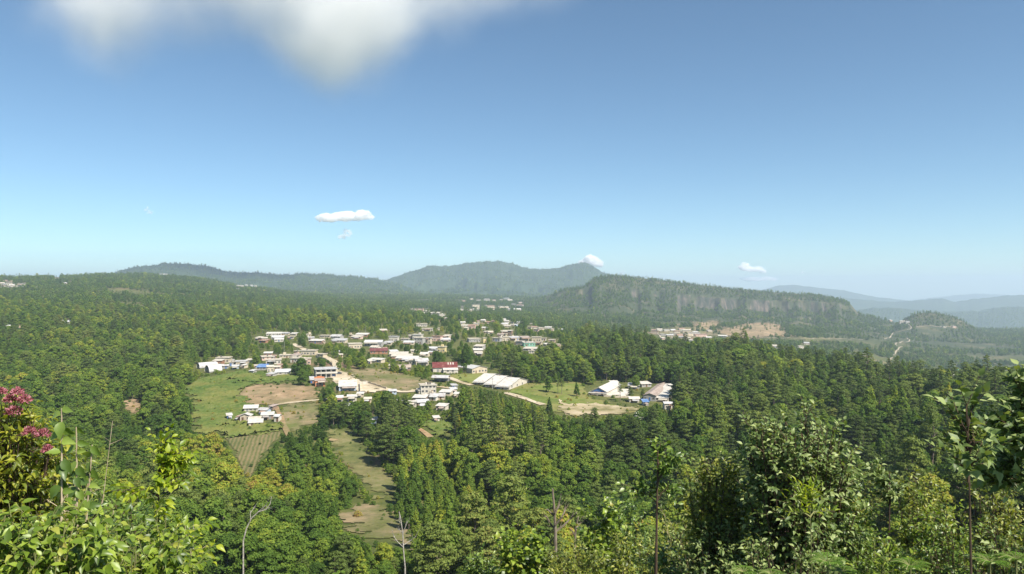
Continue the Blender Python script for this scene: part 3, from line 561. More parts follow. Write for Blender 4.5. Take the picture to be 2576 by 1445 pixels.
def tiny(place_, group, r, boxes, n_extra=0, area=None, wz=(40, 75)):
    sp = list(boxes); tries = 0
    while n_extra and tries < 400:
        tries += 1; x = RF.uniform(area[0], area[2]); y = RF.uniform(area[1], area[3]); w_ = RF.uniform(*wz); h_ = w_*RF.uniform(0.28, 0.42)
        if all(abs(x-(b[0]+b[1])/2) > 0.5*(w_+b[1]-b[0]) or abs(y-b[3]) > h_*0.8 for b in sp): sp.append((x-w_/2, x+w_/2, y-h_, y)); n_extra -= 1
    cluster(place_, group, r, [(*b[:4], *(b[4:] or (RF.choice(['white', 'white', 'cream', 'cream', 'pink', 'grey']), RF.choice(['white', 'cream', 'cream', 'silver', 'rusty']), RF.choice(['flat', 'shed', 'gable'])))) for b in sp], far=True)
G_F = 'houses of the far hamlets'
tiny('in the hamlet below the peak', G_F, 5, [(1030,1065,460,475), (1100,1150,455,475), (1180,1210,462,478), (1425,1460,485,498), (1405,1465,510,522), (990,1060,510,530), (1030,1060,530,550), (1130,1200,520,540), (1240,1335,525,542), (1180,1205,545,562), (920,985,555,572), (1380,1450,545,562), (880,910,552,566)], 12, (900, 455, 1480, 572), (24, 50))
tiny('in the village under the cliffs', G_F, 6, [(410,452,436,450), (485,520,425,438), (545,580,432,448), (595,640,425,445), (600,660,446,464), (640,700,440,456), (665,740,452,468), (560,600,452,466), (520,560,444,456), (470,505,470,484), (560,600,480,494), (610,670,484,496), (700,735,492,504), (800,850,458,470)], 16, (420, 426, 760, 500), (22, 44))
tiny('on the slope above the right forest', G_F, 6, [(1070,1100,518,532), (1105,1140,515,530), (1130,1165,526,538), (1160,1205,530,542), (1265,1300,520,534), (1300,1330,500,514), (960,975,498,510), (850,865,498,510)])
tiny('by the saddle below the wooded knoll', G_F, 6, [(1795,1815,368,378), (1820,1850,372,384), (1855,1885,374,386), (1890,1912,378,390), (2105,2125,406,416), (2160,2185,404,416)])
tiny('in the valley behind right forest', G_F, 6, [(1995,2020,690,702), (2025,2050,694,706), (2110,2135,694,706), (2145,2175,676,688), (2150,2175,694,706), (2182,2210,658,672,'green','green','shed')], 3, (2000, 680, 2180, 706), (18, 30))
tiny('in the hamlet at the far left', G_F, 1, [(0,50,285,302), (55,110,288,305), (115,160,290,304), (165,220,285,300), (90,140,276,290), (30,70,232,246,'pink','rusty','flat'), (70,105,236,250,'pink','cream','flat')], 6, (0, 270, 240, 308), (30, 55))
tiny('on the left ridge slope', G_F, 1, [(615,655,258,272), (360,395,300,314), (400,432,302,316), (545,580,205,218), (150,165,200,212), (690,700,240,252), (1575,1645,170,182)])
tiny('alone in the left forest', G_F, 1, [(20,95,692,712), (115,205,690,722), (505,570,645,668), (580,690,642,664), (1080,1120,585,602), (1120,1172,568,600)])
tiny('below the left mountain', G_F, 1, [(2330,2365,282,294), (2370,2400,286,298), (2410,2440,282,296), (2460,2490,284,298), (2495,2525,288,302), (2330,2360,316,326)])
tiny('between village and hamlet', G_F, 3, [(2160,2200,298,320), (2350,2390,330,350)], 13, (1700, 290, 2540, 440), (40, 85))
# --- buildings with a look of their own
def bx_part(name, mat, root, *boxes):
    mb = MB()
    for b in boxes: mb.box(*b)
    return mb.build(name, mat, root)
# two-storey house with balcony
rt, W_, D_, h_ = house(2, 1748, 2052, 792, 925, 'white', 'grey', 'shed', 2, 20, 'two-storey white house with front balcony and side wall greyed as shade above the orange house', D=8, win=False, rise=0.5)
bx_part('balcony', WALL['white'], rt, (-W_/2+0.2, W_/2+0.5, -1.6, -0.003, 3.0, 3.2), (-W_/2+0.2, W_/2+0.5, -1.6, -1.45, 3.203, 4.1))
for i in range(5): bx_part('column', WALL['white'], rt, (-W_/2+0.3+i*(W_-0.6)/4-.14, -W_/2+0.3+i*(W_-0.6)/4+.14, -1.58, -1.3, -1, 2.997), (-W_/2+0.3+i*(W_-0.6)/4-.12, -W_/2+0.3+i*(W_-0.6)/4+.12, -1.44, -1.24, 3.203, h_-.1))
bx_part('side_shade_slab', WALL['grey'], rt, (-W_/2-0.12, -W_/2-0.004, 0, D_, -3, h_-.1))  # thin grey slab over the white left wall: its shade put into colour
for i in range(4):
    x = -W_/2+W_*(i+.5)/4
    for s_ in (0, 1): add_opening(rt, 'window' if (i+s_) % 2 else 'door', x, (0.3 if not (i+s_) % 2 else 1.2)+3.1*s_, 1.9, 2.0 if not (i+s_) % 2 else 1.2, FRAME, DOORS[1] if (i == 3 and s_ == 0) else GLASS)
bx_part('porch_roof', ROOF['grey'], rt, (-W_/2-.4, W_/2+.7, -1.9, -0.46, h_-.02, h_+.08))
# orange and brick house
rt, W_, D_, h_ = house(2, 1740, 1900, 945, 1045, 'orange', 'brown', 'shed', 1, 18, 'orange-walled brick house with curved gable and brown roof beside the brown field', D=7, rise=0.6)
bx_part('gable_wall', WALL['orange'], rt, (-W_/2-0.2, W_/2+.2, D_+.47, D_+.75, 0, h_+1.4), (-W_/4, W_/4, D_+.47, D_+.75, h_+1.403, h_+1.9))
bx_part('porch_roof', ROOF['rusty'], rt, (W_/2-.8, W_/2+1.6, -1.8, -.46, h_-.5, h_-.38))
house(2, 1672, 1750, 935, 1005, 'brick', 'grey', 'shed', 1, 18, 'brick shed with grey roof touching the orange house', D=8)
house(2, 2075, 2330, 1000, 1105, 'blue', 'white', 'shed', 1, 12, 'broad white-roofed house at the foot of the village square', D=12, rise=2.2)
house(2, 1185, 1400, 830, 890, 'white', 'silver', 'shed', 1, 12, 'long low white shed at the upper edge of the green meadow', D=7, rise=1.4)
house(2, 935, 1060, 772, 822, 'grey', 'blue', 'shed', 1, 0, 'small house under a blue tarpaulin roof above the meadow', D=6, rise=1.6)
house(2, 70, 185, 735, 800, 'grey', 'silver', 'barrel', 1, -38, 'narrow silver arched tunnel shed at the left tip of the village', D=14)
house(2, 175, 325, 765, 855, 'grey', 'silver', 'barrel', 1, -38, 'wide silver arched shed at the left tip of the village', D=9)
house(3, 470, 720, 698, 765, 'brick', 'red', 'shed', 1, 10, 'brick house with a rusty red roof in the village centre', D=8, rise=1.5)
house(3, 432, 650, 832, 880, 'cream', 'white', 'shed', 1, -25, 'long narrow white-roofed shed left of the packed roofs', D=5, rise=0.8)
# red-roofed hall
rt, W_, D_, h_ = house(3, 1345, 1690, 905, 1020, 'white', 'red', 'gable', 1, 8, 'white hall with dark red gabled roof and pale skylights', D=13, rise=3.2, win=False)
for i in range(3):
    y0 = D_/2-2.2+0; bm = MB(); x = W_*0.12+i*1.7
    sl_ = 3.28/(D_/2+.45); zf = lambda y: h_-.08+.12+(y+.45)*sl_
    bm.prism([(x, 3.2), (x+.7, 3.2), (x+.7, 5.8), (x, 5.8)], [zf(3.2)+.01]*2+[zf(5.8)+.01]*2, [zf(3.2)+.05]*2+[zf(5.8)+.05]*2); bm.build('skylight', ROOF['white'], rt)
bm = MB(); bm.prism([(-W_*0.1, -5), (W_/2+.4, -5), (W_/2+.4, -.5), (-W_*.1, -.5)], [h_-1.1, h_-1.1, h_-.1, h_-.1], [h_-1, h_-1, h_, h_]); bm.build('porch_roof', ROOF['white'], rt)
bx_part('porch_wall', WALL['white'], rt, (-W_*.08, W_/2+.2, -4.7, -.46, -2, h_-1.15)); add_opening(rt, 'window', W_*.1, 1.0, 1.2, 1.0, FRAME, GLASS, y=-4.7); add_opening(rt, 'window', W_*.3, 1.0, 1.2, 1.0, FRAME, GLASS, y=-4.7)
add_opening(rt, 'door', -W_*.3, .2, 1.4, 2.1, FRAME, DOORS[2])
# cream hall behind
rt, W_, D_, h_ = house(3, 1870, 2130, 935, 1035, 'cream', 'silver', 'gablef', 1, 38, 'cream hall with silver roof between dark trees and the triple hall', D=19, rise=1.6, side_win=4)
# triple white hall
X, Y, Z = ground(*T(3, 2200, 1250)); k = Y/F*RG[3][2]
for j, (x0, x1, yt, yb, lb) in enumerate(((1905, 2075, 1130, 1195, 'left bay of the long white triple-roofed hall'), (2060, 2235, 1160, 1225, 'middle bay of the long white triple-roofed hall'), (2215, 2420, 1180, 1258, 'right bay of the long white triple-roofed hall, blue panel at front'))):
    rt, W_, D_, h_ = house(3, x0, x1, yt, yb, 'white' if j == 2 else 'grey', 'white', 'gable', 1, -2, lb, D=32, rise=3.4, win=False, name='hall')
    rt.rotation_euler.z = math.radians(-24); rt['group'] = 'bays of the long hall'
    if j == 2:
        for i in range(4): add_opening(rt, 'window', D_*(i+.5)/4, 1.1, 1.3, 1.3, FRAME, GLASS, side=1, W=W_, D=D_)
        bx_part('blue_panel', DOORS[1], rt, (-W_*.46, -W_*.2, -.06, -.004, .2, 2.4))
    bx_part('porch_roof', ROOF['white'], rt, (-W_/2-.3, W_/2+.3, -2.4, -.47, h_-.35, h_-.25))
    for i in range(3): add_opening(rt, 'door' if i == 1 else 'window', -W_/3+W_/3*i, 0.2 if i == 1 else 1, 1.1, 2.0 if i == 1 else 1.1, FRAME, DOORS[0] if i == 1 else GLASS)
PROTECT.append(TP(3, [(1890,1140),(2010,1035),(2130,1040),(2350,1075),(2550,1110),(2550,1235),(2430,1290),(2200,1255),(1910,1200)]))
# open shed
X, Y, Z, W_, h_, bx = place(3, 1330, 1550, 1075, 1160); rt = empty('open_shed', (X, Y, Z-.1), math.radians(-8)); tag(rt, 'open-sided shed with grey sheet roof above the village lawn path', 'shed')
roof_mesh('gable', W_, 7, 3.0, .5, 1.3).build('roof', ROOF['grey'], rt)
for x in (-W_/2, 0, W_/2):
    for y in (0.2, 6.8): bx_part('post', DARK, rt, (x-.1, x+.1, y-.1, y+.1, -2, 3.0))
bx_part('back_wall', WALL['grey'], rt, (-W_/2, W_/2, 6.91, 7.03, -2, 2.0)); PROTECT.append(TP(3, [(1320,1065),(1560,1065),(1560,1150),(1320,1150)]))
# white two-storey block with roof tanks
rt, W_, D_, h_ = house(3, 1170, 1405, 1190, 1318, 'white', 'cream', 'flat', 2, 14, 'two-storey white flat-roofed block with water tanks below the village common', D=8)
for i, x in enumerate((-W_*.12, W_*.02, W_*.16)):
    bm = MB(); bm.tube((x, 4, h_+.224), (x, 4, h_+1.5), .5, .45, 10); bm.build('water_tank', DARK if i else WALL['white'], rt)
# green two-storey building
rt, W_, D_, h_ = house(4, 265, 410, 438, 488, 'green', 'white', 'flat', 2, 10, 'mint green two-storey flat-roofed building at the village\'s right end', D=9)
# school
rt, W_, D_, h_ = house(4, 1045, 1262, 982, 1062, 'white', 'white', 'gablef', 1, -22, 'school hall with white roof, blue front gable and porch', D=36, rise=2.6, name='school_hall')
bm = MB(); bm.v += [(-W_/2+.3, -.05, h_-.1), (W_/2-.3, -.05, h_-.1), (0, -.05, h_+1.9), (-W_/2+.3, -.01, h_-.1), (W_/2-.3, -.01, h_-.1), (0, -.01, h_+1.9)]; bm.f += [(0, 1, 2), (5, 4, 3), (0, 3, 4, 1), (1, 4, 5, 2), (2, 5, 3, 0)]; bm.build('gable_panel', DOORS[1], rt)
bx_part('porch_roof', ROOF['white'], rt, (-W_/2-.6, W_/2+.6, -3.4, -.47, h_-.5, h_-.4))
for x in (-W_/2, 0, W_/2): bx_part('column', WALL['white'], rt, (x-.12, x+.12, -3.2, -2.95, -1, h_-.5))
PROTECT.append(TP(4, [(1050,1000),(1130,890),(1300,885),(1240,1050),(1050,1060)]))
house(4, 1672, 1842, 1045, 1135, 'grey', 'brown', 'gablef', 1, -20, 'long school block with pale brown roof receding up the yard', D=52, rise=1.2, name='school_block')
house(4, 1800, 1985, 1072, 1140, 'white', 'white', 'shed', 1, -20, 'white-roofed school block right of the brown-roofed block', D=46, rise=2.4, name='school_block')
PROTECT.append(TP(4, [(1690,1130),(1700,1040),(1830,920),(1950,920),(1960,1100),(1880,1130)]))
house(4, 1682, 1750, 1152, 1190, 'grey', 'blue', 'shed', 1, 5, 'stall under a crumpled blue tarpaulin below the school', D=4, rise=1.0, name='stall')
house(8, 22, 74, 302, 335, 'blue', 'grey', 'shed', 1, 5, 'small bluish hut in the shade of the tall grove', D=4)
# walls of the square
def garden_wall(pts, h, label, wl='cream', t=0.25):
    W3 = [ground(*p)[:2] for p in pts]; mb = MB()
    for (a, b), (c, d) in zip(W3, W3[1:]):
        L_ = math.hypot(c-a, d-b); n = max(1, int(L_/4)); nx, ny = -(d-b)/L_*t/2, (c-a)/L_*t/2
        for i in range(n):
            p = (a+(c-a)*i/n, b+(d-b)*i/n); q = (a+(c-a)*(i+1)/n, b+(d-b)*(i+1)/n); z = float(H(*p)); z2 = float(H(*q)); zz = (z+z2)/2
            mb.prism([(p[0]-nx, p[1]-ny), (q[0]-nx, q[1]-ny), (q[0]+nx, q[1]+ny), (p[0]+nx, p[1]+ny)], zz-1, zz+h)
    tag(mb.build('garden_wall', WALL[wl]), label, 'wall')
garden_wall(TP(3, [(335,1300),(330,1200),(440,1195)]), 2.2, 'white yard wall at the foot of the village square', 'white')
garden_wall(TP(3, [(330,1145),(420,1175),(560,1215),(700,1262)]), 1.4, 'pale block wall between village square and the common')
garden_wall(TP(2, [(1760,640),(1900,690),(1990,760)]), 1.8, 'cream wall along the sloping dirt road')
garden_wall(TP(4, [(1215,1085),(1330,1095),(1500,1100)]), 1.0, 'low pale wall along the school yard')
# utility poles
def pole(r, x, yt, yb, lab):
    X, Y, Z, W_, h_, bx = place(r, x-5, x+5, yt, yb); h_ = min(max(h_, 7), 10)
    rt = empty('utility_pole', (X, Y, Z)); mb = MB(); mb.tube((0, 0, -1), (0, 0, h_), .16, .10, 6); mb.build('post', WALL['grey'], rt)
    mb = MB(); mb.box(-.9, .9, -.06, .06, h_-.9, h_-.75); mb.build('crossarm', DARK, rt); tag(rt, lab, 'utility pole', 'utility poles in the village')
for a in ((3, 412, 370, 470, 'pale utility pole standing above the hillside houses left of the village centre'), (3, 885, 450, 530, 'utility pole by the white and grey flat-roofed houses'), (3, 1360, 445, 520, 'utility pole behind the pink flat-roofed house'),
          (3, 1905, 380, 455, 'utility pole below the pink house on the rise'), (3, 2178, 1100, 1255, 'tall pale pole in front of the triple-roofed hall'), (3, 2500, 445, 520, 'utility pole at the village\'s right end'),
          (2, 1022, 265, 345, 'utility pole at the left end of the topmost row'), (2, 1320, 420, 560, 'utility pole on the grass above the dirt road'), (2, 922, 600, 700, 'utility pole left of the brick house in the middle row'),
          (3, 1585, 1040, 1130, 'utility pole on the lawn right of the open shed'), (4, 178, 280, 350, 'utility pole among the houses at the far end')): pole(*a)
# stretch of common ground outline used when planting: keep trees out of house footprints
FOOT = [(X, Y+D_*.3, max(Wd, min(D_, 16))*0.75) for (_, _, _, _, _, _, X, Y, Wd, D_) in HOUSES]

def car(r, x, yb, yaw, lab):
    X, Y, Z = ground(*T(r, x, yb)); rt = empty('parked_car', (X, Y, Z+.45), math.radians(yaw)); mb = MB()
    mb.prism([(-2.1, -.85), (2.1, -.85), (2.1, .85), (-2.1, .85)], .3, [.75, .85, .85, .75]); mb.build('body', CARP, rt)
    mb = MB(); n = 0; mb.v += [(-1.0, -.78, .76), (1.5, -.78, .84), (1.5, .78, .84), (-1.0, .78, .76), (-.4, -.66, 1.4), (1.1, -.66, 1.4), (1.1, .66, 1.4), (-.4, .66, 1.4)]; mb.f += [(0, 1, 5, 4), (1, 2, 6, 5), (2, 3, 7, 6), (3, 0, 4, 7), (4, 5, 6, 7)]; mb.build('cabin', GLASS, rt)
    for a in (-1.3, 1.3):
        for b in (-.88, .7): MB().tube((a, b, .32), (a, b+.18, .32), .32, .32, 12).build('wheel', DARK, rt)
    tag(rt, lab, 'car')
CARP = m_noise('car_paint', (0.06, 0.06, 0.07), (0.07, 0.07, 0.08), 1, 0.3, 0.5)
car(2, 2075, 885, 20, 'dark car parked on the village square beside the two-storey house')
print('HOUSES', len(HOUSES))
PROTECT.append(TP(4, [(1050,1060),(1120,900),(1940,925),(1950,1130),(1660,1185),(1250,1130)]))
# ---------------------------------------------------------------- trees
def cards(c, nrm, size, aspect=1.0, r=rng):
    """one leaf-sized face per centre c, facing roughly along nrm"""
    n = len(c); nrm = nrm/np.maximum(np.linalg.norm(nrm, axis=1, keepdims=True), 1e-6)
    a = r.normal(size=(n, 3)); t = np.cross(nrm, a); t /= np.maximum(np.linalg.norm(t, axis=1, keepdims=True), 1e-6); b = np.cross(nrm, t)
    s = (size if hasattr(size, '__len__') else np.full(n, size))[:, None]*r.uniform(0.7, 1.25, (n, 1))
    t = t*s*0.5; b = b*s*0.5*aspect
    v = np.stack([c-t-b*0.35, c-t*0.1-b, c+t+b*0.3, c+t*0.05+b], 1).reshape(-1, 3)
    return v, np.arange(4*n).reshape(n, 4)
def blob_leaves(blobs, per, size, jit=0.5, updir=0.5, aspect=0.8, r=rng):
    C, Nn = [], []
    for (x, y, z, rx, ry, rz) in blobs:
        n = max(6, int(per*(rx*ry+rx*rz+ry*rz)/3)); d = r.normal(size=(n, 3)); d /= np.linalg.norm(d, axis=1, keepdims=True)
        d[:, 2] = np.where(d[:, 2] < -0.35, -d[:, 2], d[:, 2])
        rad = r.uniform(0.62, 1.12, (n, 1))
        C.append(np.array([x, y, z])+d*rad*np.array([rx, ry, rz])); Nn.append(d+r.normal(size=(n, 3))*jit+np.array([0, 0, updir]))
    C = np.concatenate(C); Nn = np.concatenate(Nn)
    keep = np.ones(len(C), bool)          # thin out what is buried inside other lobes
    for (x, y, z, rx, ry, rz) in blobs:
        q = ((C-np.array([x, y, z]))/np.array([rx, ry, rz])); keep &= ~((q**2).sum(1) < 0.30)
    return cards(C[keep], Nn[keep], size, aspect, r)
def crown_round(h, w, nb, per, size, r, low=0.3):
    bl = []
    for i in range(nb):
        a = i*2.39996+r.uniform(-.4, .4); t = (i+0.5)/nb; z = low+(1-low)*0.92*t; rr = w*math.sqrt(max(0.02, 1-((t-0.38)/0.66)**2))*r.uniform(0.55, 0.95)
        s = w*r.uniform(0.30, 0.48)*(1-0.25*t)
        bl.append((rr*0.72*math.cos(a), rr*0.72*math.sin(a), h*z-s*0.5, s*r.uniform(.9, 1.3), s*r.uniform(.9, 1.3), s*r.uniform(0.6, 0.85)))
    bl.append((0, 0, h-w*0.35, w*0.4, w*0.4, w*0.34)); return blob_leaves(bl, per, size, r=r), bl
def crown_cone(h, w, nb, per, size, r, low=0.2):
    bl = []
    for i in range(nb):
        a = i*2.39996+r.uniform(-.5, .5); t = (i+0.5)/nb; z = low+(1-low)*0.95*t**0.85; rr = w*(1-t)**0.75*r.uniform(0.6, 1.0)
        s = w*(0.16+0.26*(1-t))*r.uniform(0.8, 1.25)
        bl.append((rr*0.8*math.cos(a), rr*0.8*math.sin(a), h*z, s, s, s*r.uniform(0.8, 1.5)))
    bl.append((0, 0, h*0.95, w*0.14, w*0.14, h*0.06)); return blob_leaves(bl, per, size, r=r), bl
def crown_pine(h, w, nb, per, size, r, low=0.35):
    bl = []
    for i in range(nb):
        a = i*2.39996+r.uniform(-.6, .6); t = (i+0.5)/nb; z = low+(1-low)*0.96*t; rr = w*(0.35+0.65*(1-t)**0.8)*r.uniform(0.5, 1.05)
        s = w*r.uniform(0.22, 0.36)*(1.05-0.45*t)
        bl.append((rr*0.8*math.cos(a), rr*0.8*math.sin(a), h*z+rr*0.12, s*1.25, s*1.25, s*0.38))
    bl.append((0, 0, h*0.97, w*0.2, w*0.2, h*0.05)); return blob_leaves(bl, per, size, 0.6, 0.6, 0.45, r=r), bl
def trunk_mb(h, r0, bl, nlimb, low, r):
    mb = MB(); top = h*0.9; pts = []; x = y = 0
    for k in range(6):
        pts.append((x, y, -1.0 if k == 0 else top*k/5)); x += r.uniform(-.02, .02)*h; y += r.uniform(-.02, .02)*h
    mb.path(pts, [r0*(1-0.16*k) for k in range(6)], 6)
    for b in bl[:nlimb]:
        zz = max(h*low*0.7, b[2]-math.hypot(b[0], b[1])*0.6); k = min(4, int(zz/top*5)); p = Vector(pts[k]).lerp(Vector(pts[k+1]), min(1, max(0, (zz-top*k/5)/(top/5)))) if k else Vector((0, 0, zz))
        mb.path([tuple(p), ((p.x+b[0])*.5, (p.y+b[1])*.5, (p.z+b[2])*.5+0.02*h), (b[0], b[1], b[2])], [r0*0.4, r0*0.25, r0*0.1], 4)
    return mb
SPEC = {  # kind: (crown builder, height, half width, lobes, leaves per lobe area, leaf size, foot of crown, foliage)
 'broadleaf_tree': (crown_round, 10, 3.5, 20, 150, 0.50, 0.28, FOL_BROAD), 'conical_tree': (crown_cone, 12, 2.8, 30, 160, 0.46, 0.14, FOL_BROAD),
 'pine_tree': (crown_pine, 13, 3.4, 34, 180, 0.5, 0.34, FOL_PINE), 'tall_pine_tree': (crown_pine, 16, 2.8, 30, 190, 0.48, 0.48, FOL_PINE), 'shrub': (crown_round, 2.6, 1.7, 12, 150, 0.34, 0.05, FOL_BROAD)}
protos = []; VAR = {}
for kind, (fn, h, wd, nb, per, size, low, mt) in SPEC.items():
    for v in range(4):
        r = np.random.default_rng(100+17*v+len(kind)); hh = h*r.uniform(0.92, 1.08); ww = wd*r.uniform(0.85, 1.2)
        (V, Fc), bl = fn(hh, ww, nb, per, size, r, low)
        cm = npmesh('crown', V, Fc, [mt])
        tm = trunk_mb(hh, hh*0.016+0.04, bl, nb//2, low, r).mesh('trunk', BARK)
        VAR.setdefault(kind, []).append((hh, ww, cm, tm))
        tv = [tuple(q.co) for q in tm.vertices]; tf = [tuple(p.vertices) for p in tm.polygons if len(p.vertices) == 4]
        jm = npmesh(kind+'_mesh', np.concatenate([V, np.array(tv)]), np.concatenate([Fc, np.array(tf)+len(V)]), [mt, BARK], np.concatenate([np.zeros(len(Fc)), np.ones(len(tf))]))
        protos.append((kind, jm, hh, ww))
for kind, (fn, h, wd, nb, per, size, low, mt) in (('far_broadleaf', (crown_round, 10, 4.0, 12, 14, 1.45, 0.15, FOL_BROAD)), ('far_pine', (crown_pine, 12, 3.4, 13, 17, 1.4, 0.2, FOL_PINE))):
    for v in range(4):
        r = np.random.default_rng(300+v+len(kind)); (V, Fc), bl = fn(h, wd, nb, per, size, r, low)
        protos.append((kind, npmesh(kind+'_mesh', V, Fc, [mt]), h, wd))
pcol = bpy.data.collections.new('tree_kinds'); pobj = []
for kind, me_, hh, ww in protos:
    o = bpy.data.objects.new(kind, me_); pcol.objects.link(o); pobj.append((o.name, kind, hh, ww))
order = sorted(range(len(pobj)), key=lambda i: pobj[i][0]); IDX = {}
for k, i in enumerate(order): IDX.setdefault(pobj[i][1], []).append((k, pobj[i][2], pobj[i][3]))
def scatter_object(name, pts, idx, scl, rotz, tint, col):
    me_ = bpy.data.meshes.new(name); me_.vertices.add(len(pts)); me_.vertices.foreach_set('co', np.asarray(pts, np.float32).ravel())
    def at(nm, tp, arr, key):
        a = me_.attributes.new(nm, tp, 'POINT'); a.data.foreach_set(key, np.asarray(arr).ravel())
    at('idx', 'INT', np.asarray(idx, np.int32), 'value'); at('tint', 'FLOAT', np.asarray(tint, np.float32), 'value')
    n = len(pts); rt = np.zeros((n, 3), np.float32); rt[:, 2] = rotz; rt[:, 0] = rng.normal(0, 0.04, n); rt[:, 1] = rng.normal(0, 0.04, n)
    at('rot', 'FLOAT_VECTOR', rt, 'vector'); at('scl', 'FLOAT_VECTOR', np.asarray(scl, np.float32), 'vector')
    o = link(bpy.data.objects.new(name, me_)); ng = bpy.data.node_groups.new(name+'_nodes', 'GeometryNodeTree')
    ng.interface.new_socket('Geometry', in_out='INPUT', socket_type='NodeSocketGeometry'); ng.interface.new_socket('Geometry', in_out='OUTPUT', socket_type='NodeSocketGeometry')
    gi = ng.nodes.new('NodeGroupInput'); go = ng.nodes.new('NodeGroupOutput'); ci = ng.nodes.new('GeometryNodeCollectionInfo')
    ci.inputs['Collection'].default_value = col; ci.inputs['Separate Children'].default_value = True; ci.inputs['Reset Children'].default_value = True
    ip = ng.nodes.new('GeometryNodeInstanceOnPoints'); ip.inputs['Pick Instance'].default_value = True
    def na(nm, tp):
        q = ng.nodes.new('GeometryNodeInputNamedAttribute'); q.data_type = tp; q.inputs['Name'].default_value = nm; return q.outputs['Attribute']
    L = ng.links; L.new(gi.outputs[0], ip.inputs['Points']); L.new(ci.outputs[0], ip.inputs['Instance'])
    L.new(na('idx', 'INT'), ip.inputs['Instance Index']); L.new(na('rot', 'FLOAT_VECTOR'), ip.inputs['Rotation']); L.new(na('scl', 'FLOAT_VECTOR'), ip.inputs['Scale'])
    L.new(ip.outputs[0], go.inputs[0]); md = o.modifiers.new('scatter', 'NODES'); md.node_group = ng; tag(o, kind='stuff'); return o
# candidate positions: jittered grid fanning out from the viewpoint, bands of growing spacing
def band(y0, y1, sp, m=90):
    ys = np.arange(y0, y1, sp); out = []
    for yy in ys:
        xs = np.arange((-m-CX)/F*yy, (2576+m-CX)/F*yy, sp); out.append(np.stack([xs+rng.uniform(-.48, .48, len(xs))*sp, np.full(len(xs), yy)+rng.uniform(-.48, .48, len(xs))*sp], -1))
    return np.concatenate(out)
def visible(x, y, top, tol=6.0):
    """drop what the ground in front hides entirely"""
    vis = np.ones(len(x), bool); sl_ = (top+tol)/y
    for f_ in np.linspace(0.25, 0.985, 26): vis &= H(x*f_, y*f_)/(y*f_) <= sl_
    return vis
TOWN = [(600,880),(640,832),(700,826),(960,815),(1020,770),(1120,770),(1200,800),(1300,805),(1470,828),(1430,905),(1330,900),(1240,960),(1170,1010),(1150,1060),(1020,1045),(900,1015),(860,940),(780,945),(640,950),(480,940),(480,910)]
Z_GROVE = [(1125,1060),(1150,985),(1230,970),(1380,1010),(1400,1080),(1380,1200),(1200,1230),(1130,1130)]
Z_GROVE2 = [(930,1040),(1000,1020),(1040,1090),(1010,1190),(960,1190)]
Z_DARK = [(640,1220),(660,1140),(720,1090),(840,1090),(900,1180),(960,1300),(780,1320),(680,1290)]
Z_YELLOW = [(440,1300),(440,1150),(500,1110),(590,1110),(610,1200),(640,1230),(800,1260),(860,1330),(640,1300)]
Z_CONE = [(960,1290),(1000,1200),(1100,1150),(1200,1250),(1330,1300),(1330,1445),(1080,1445)]
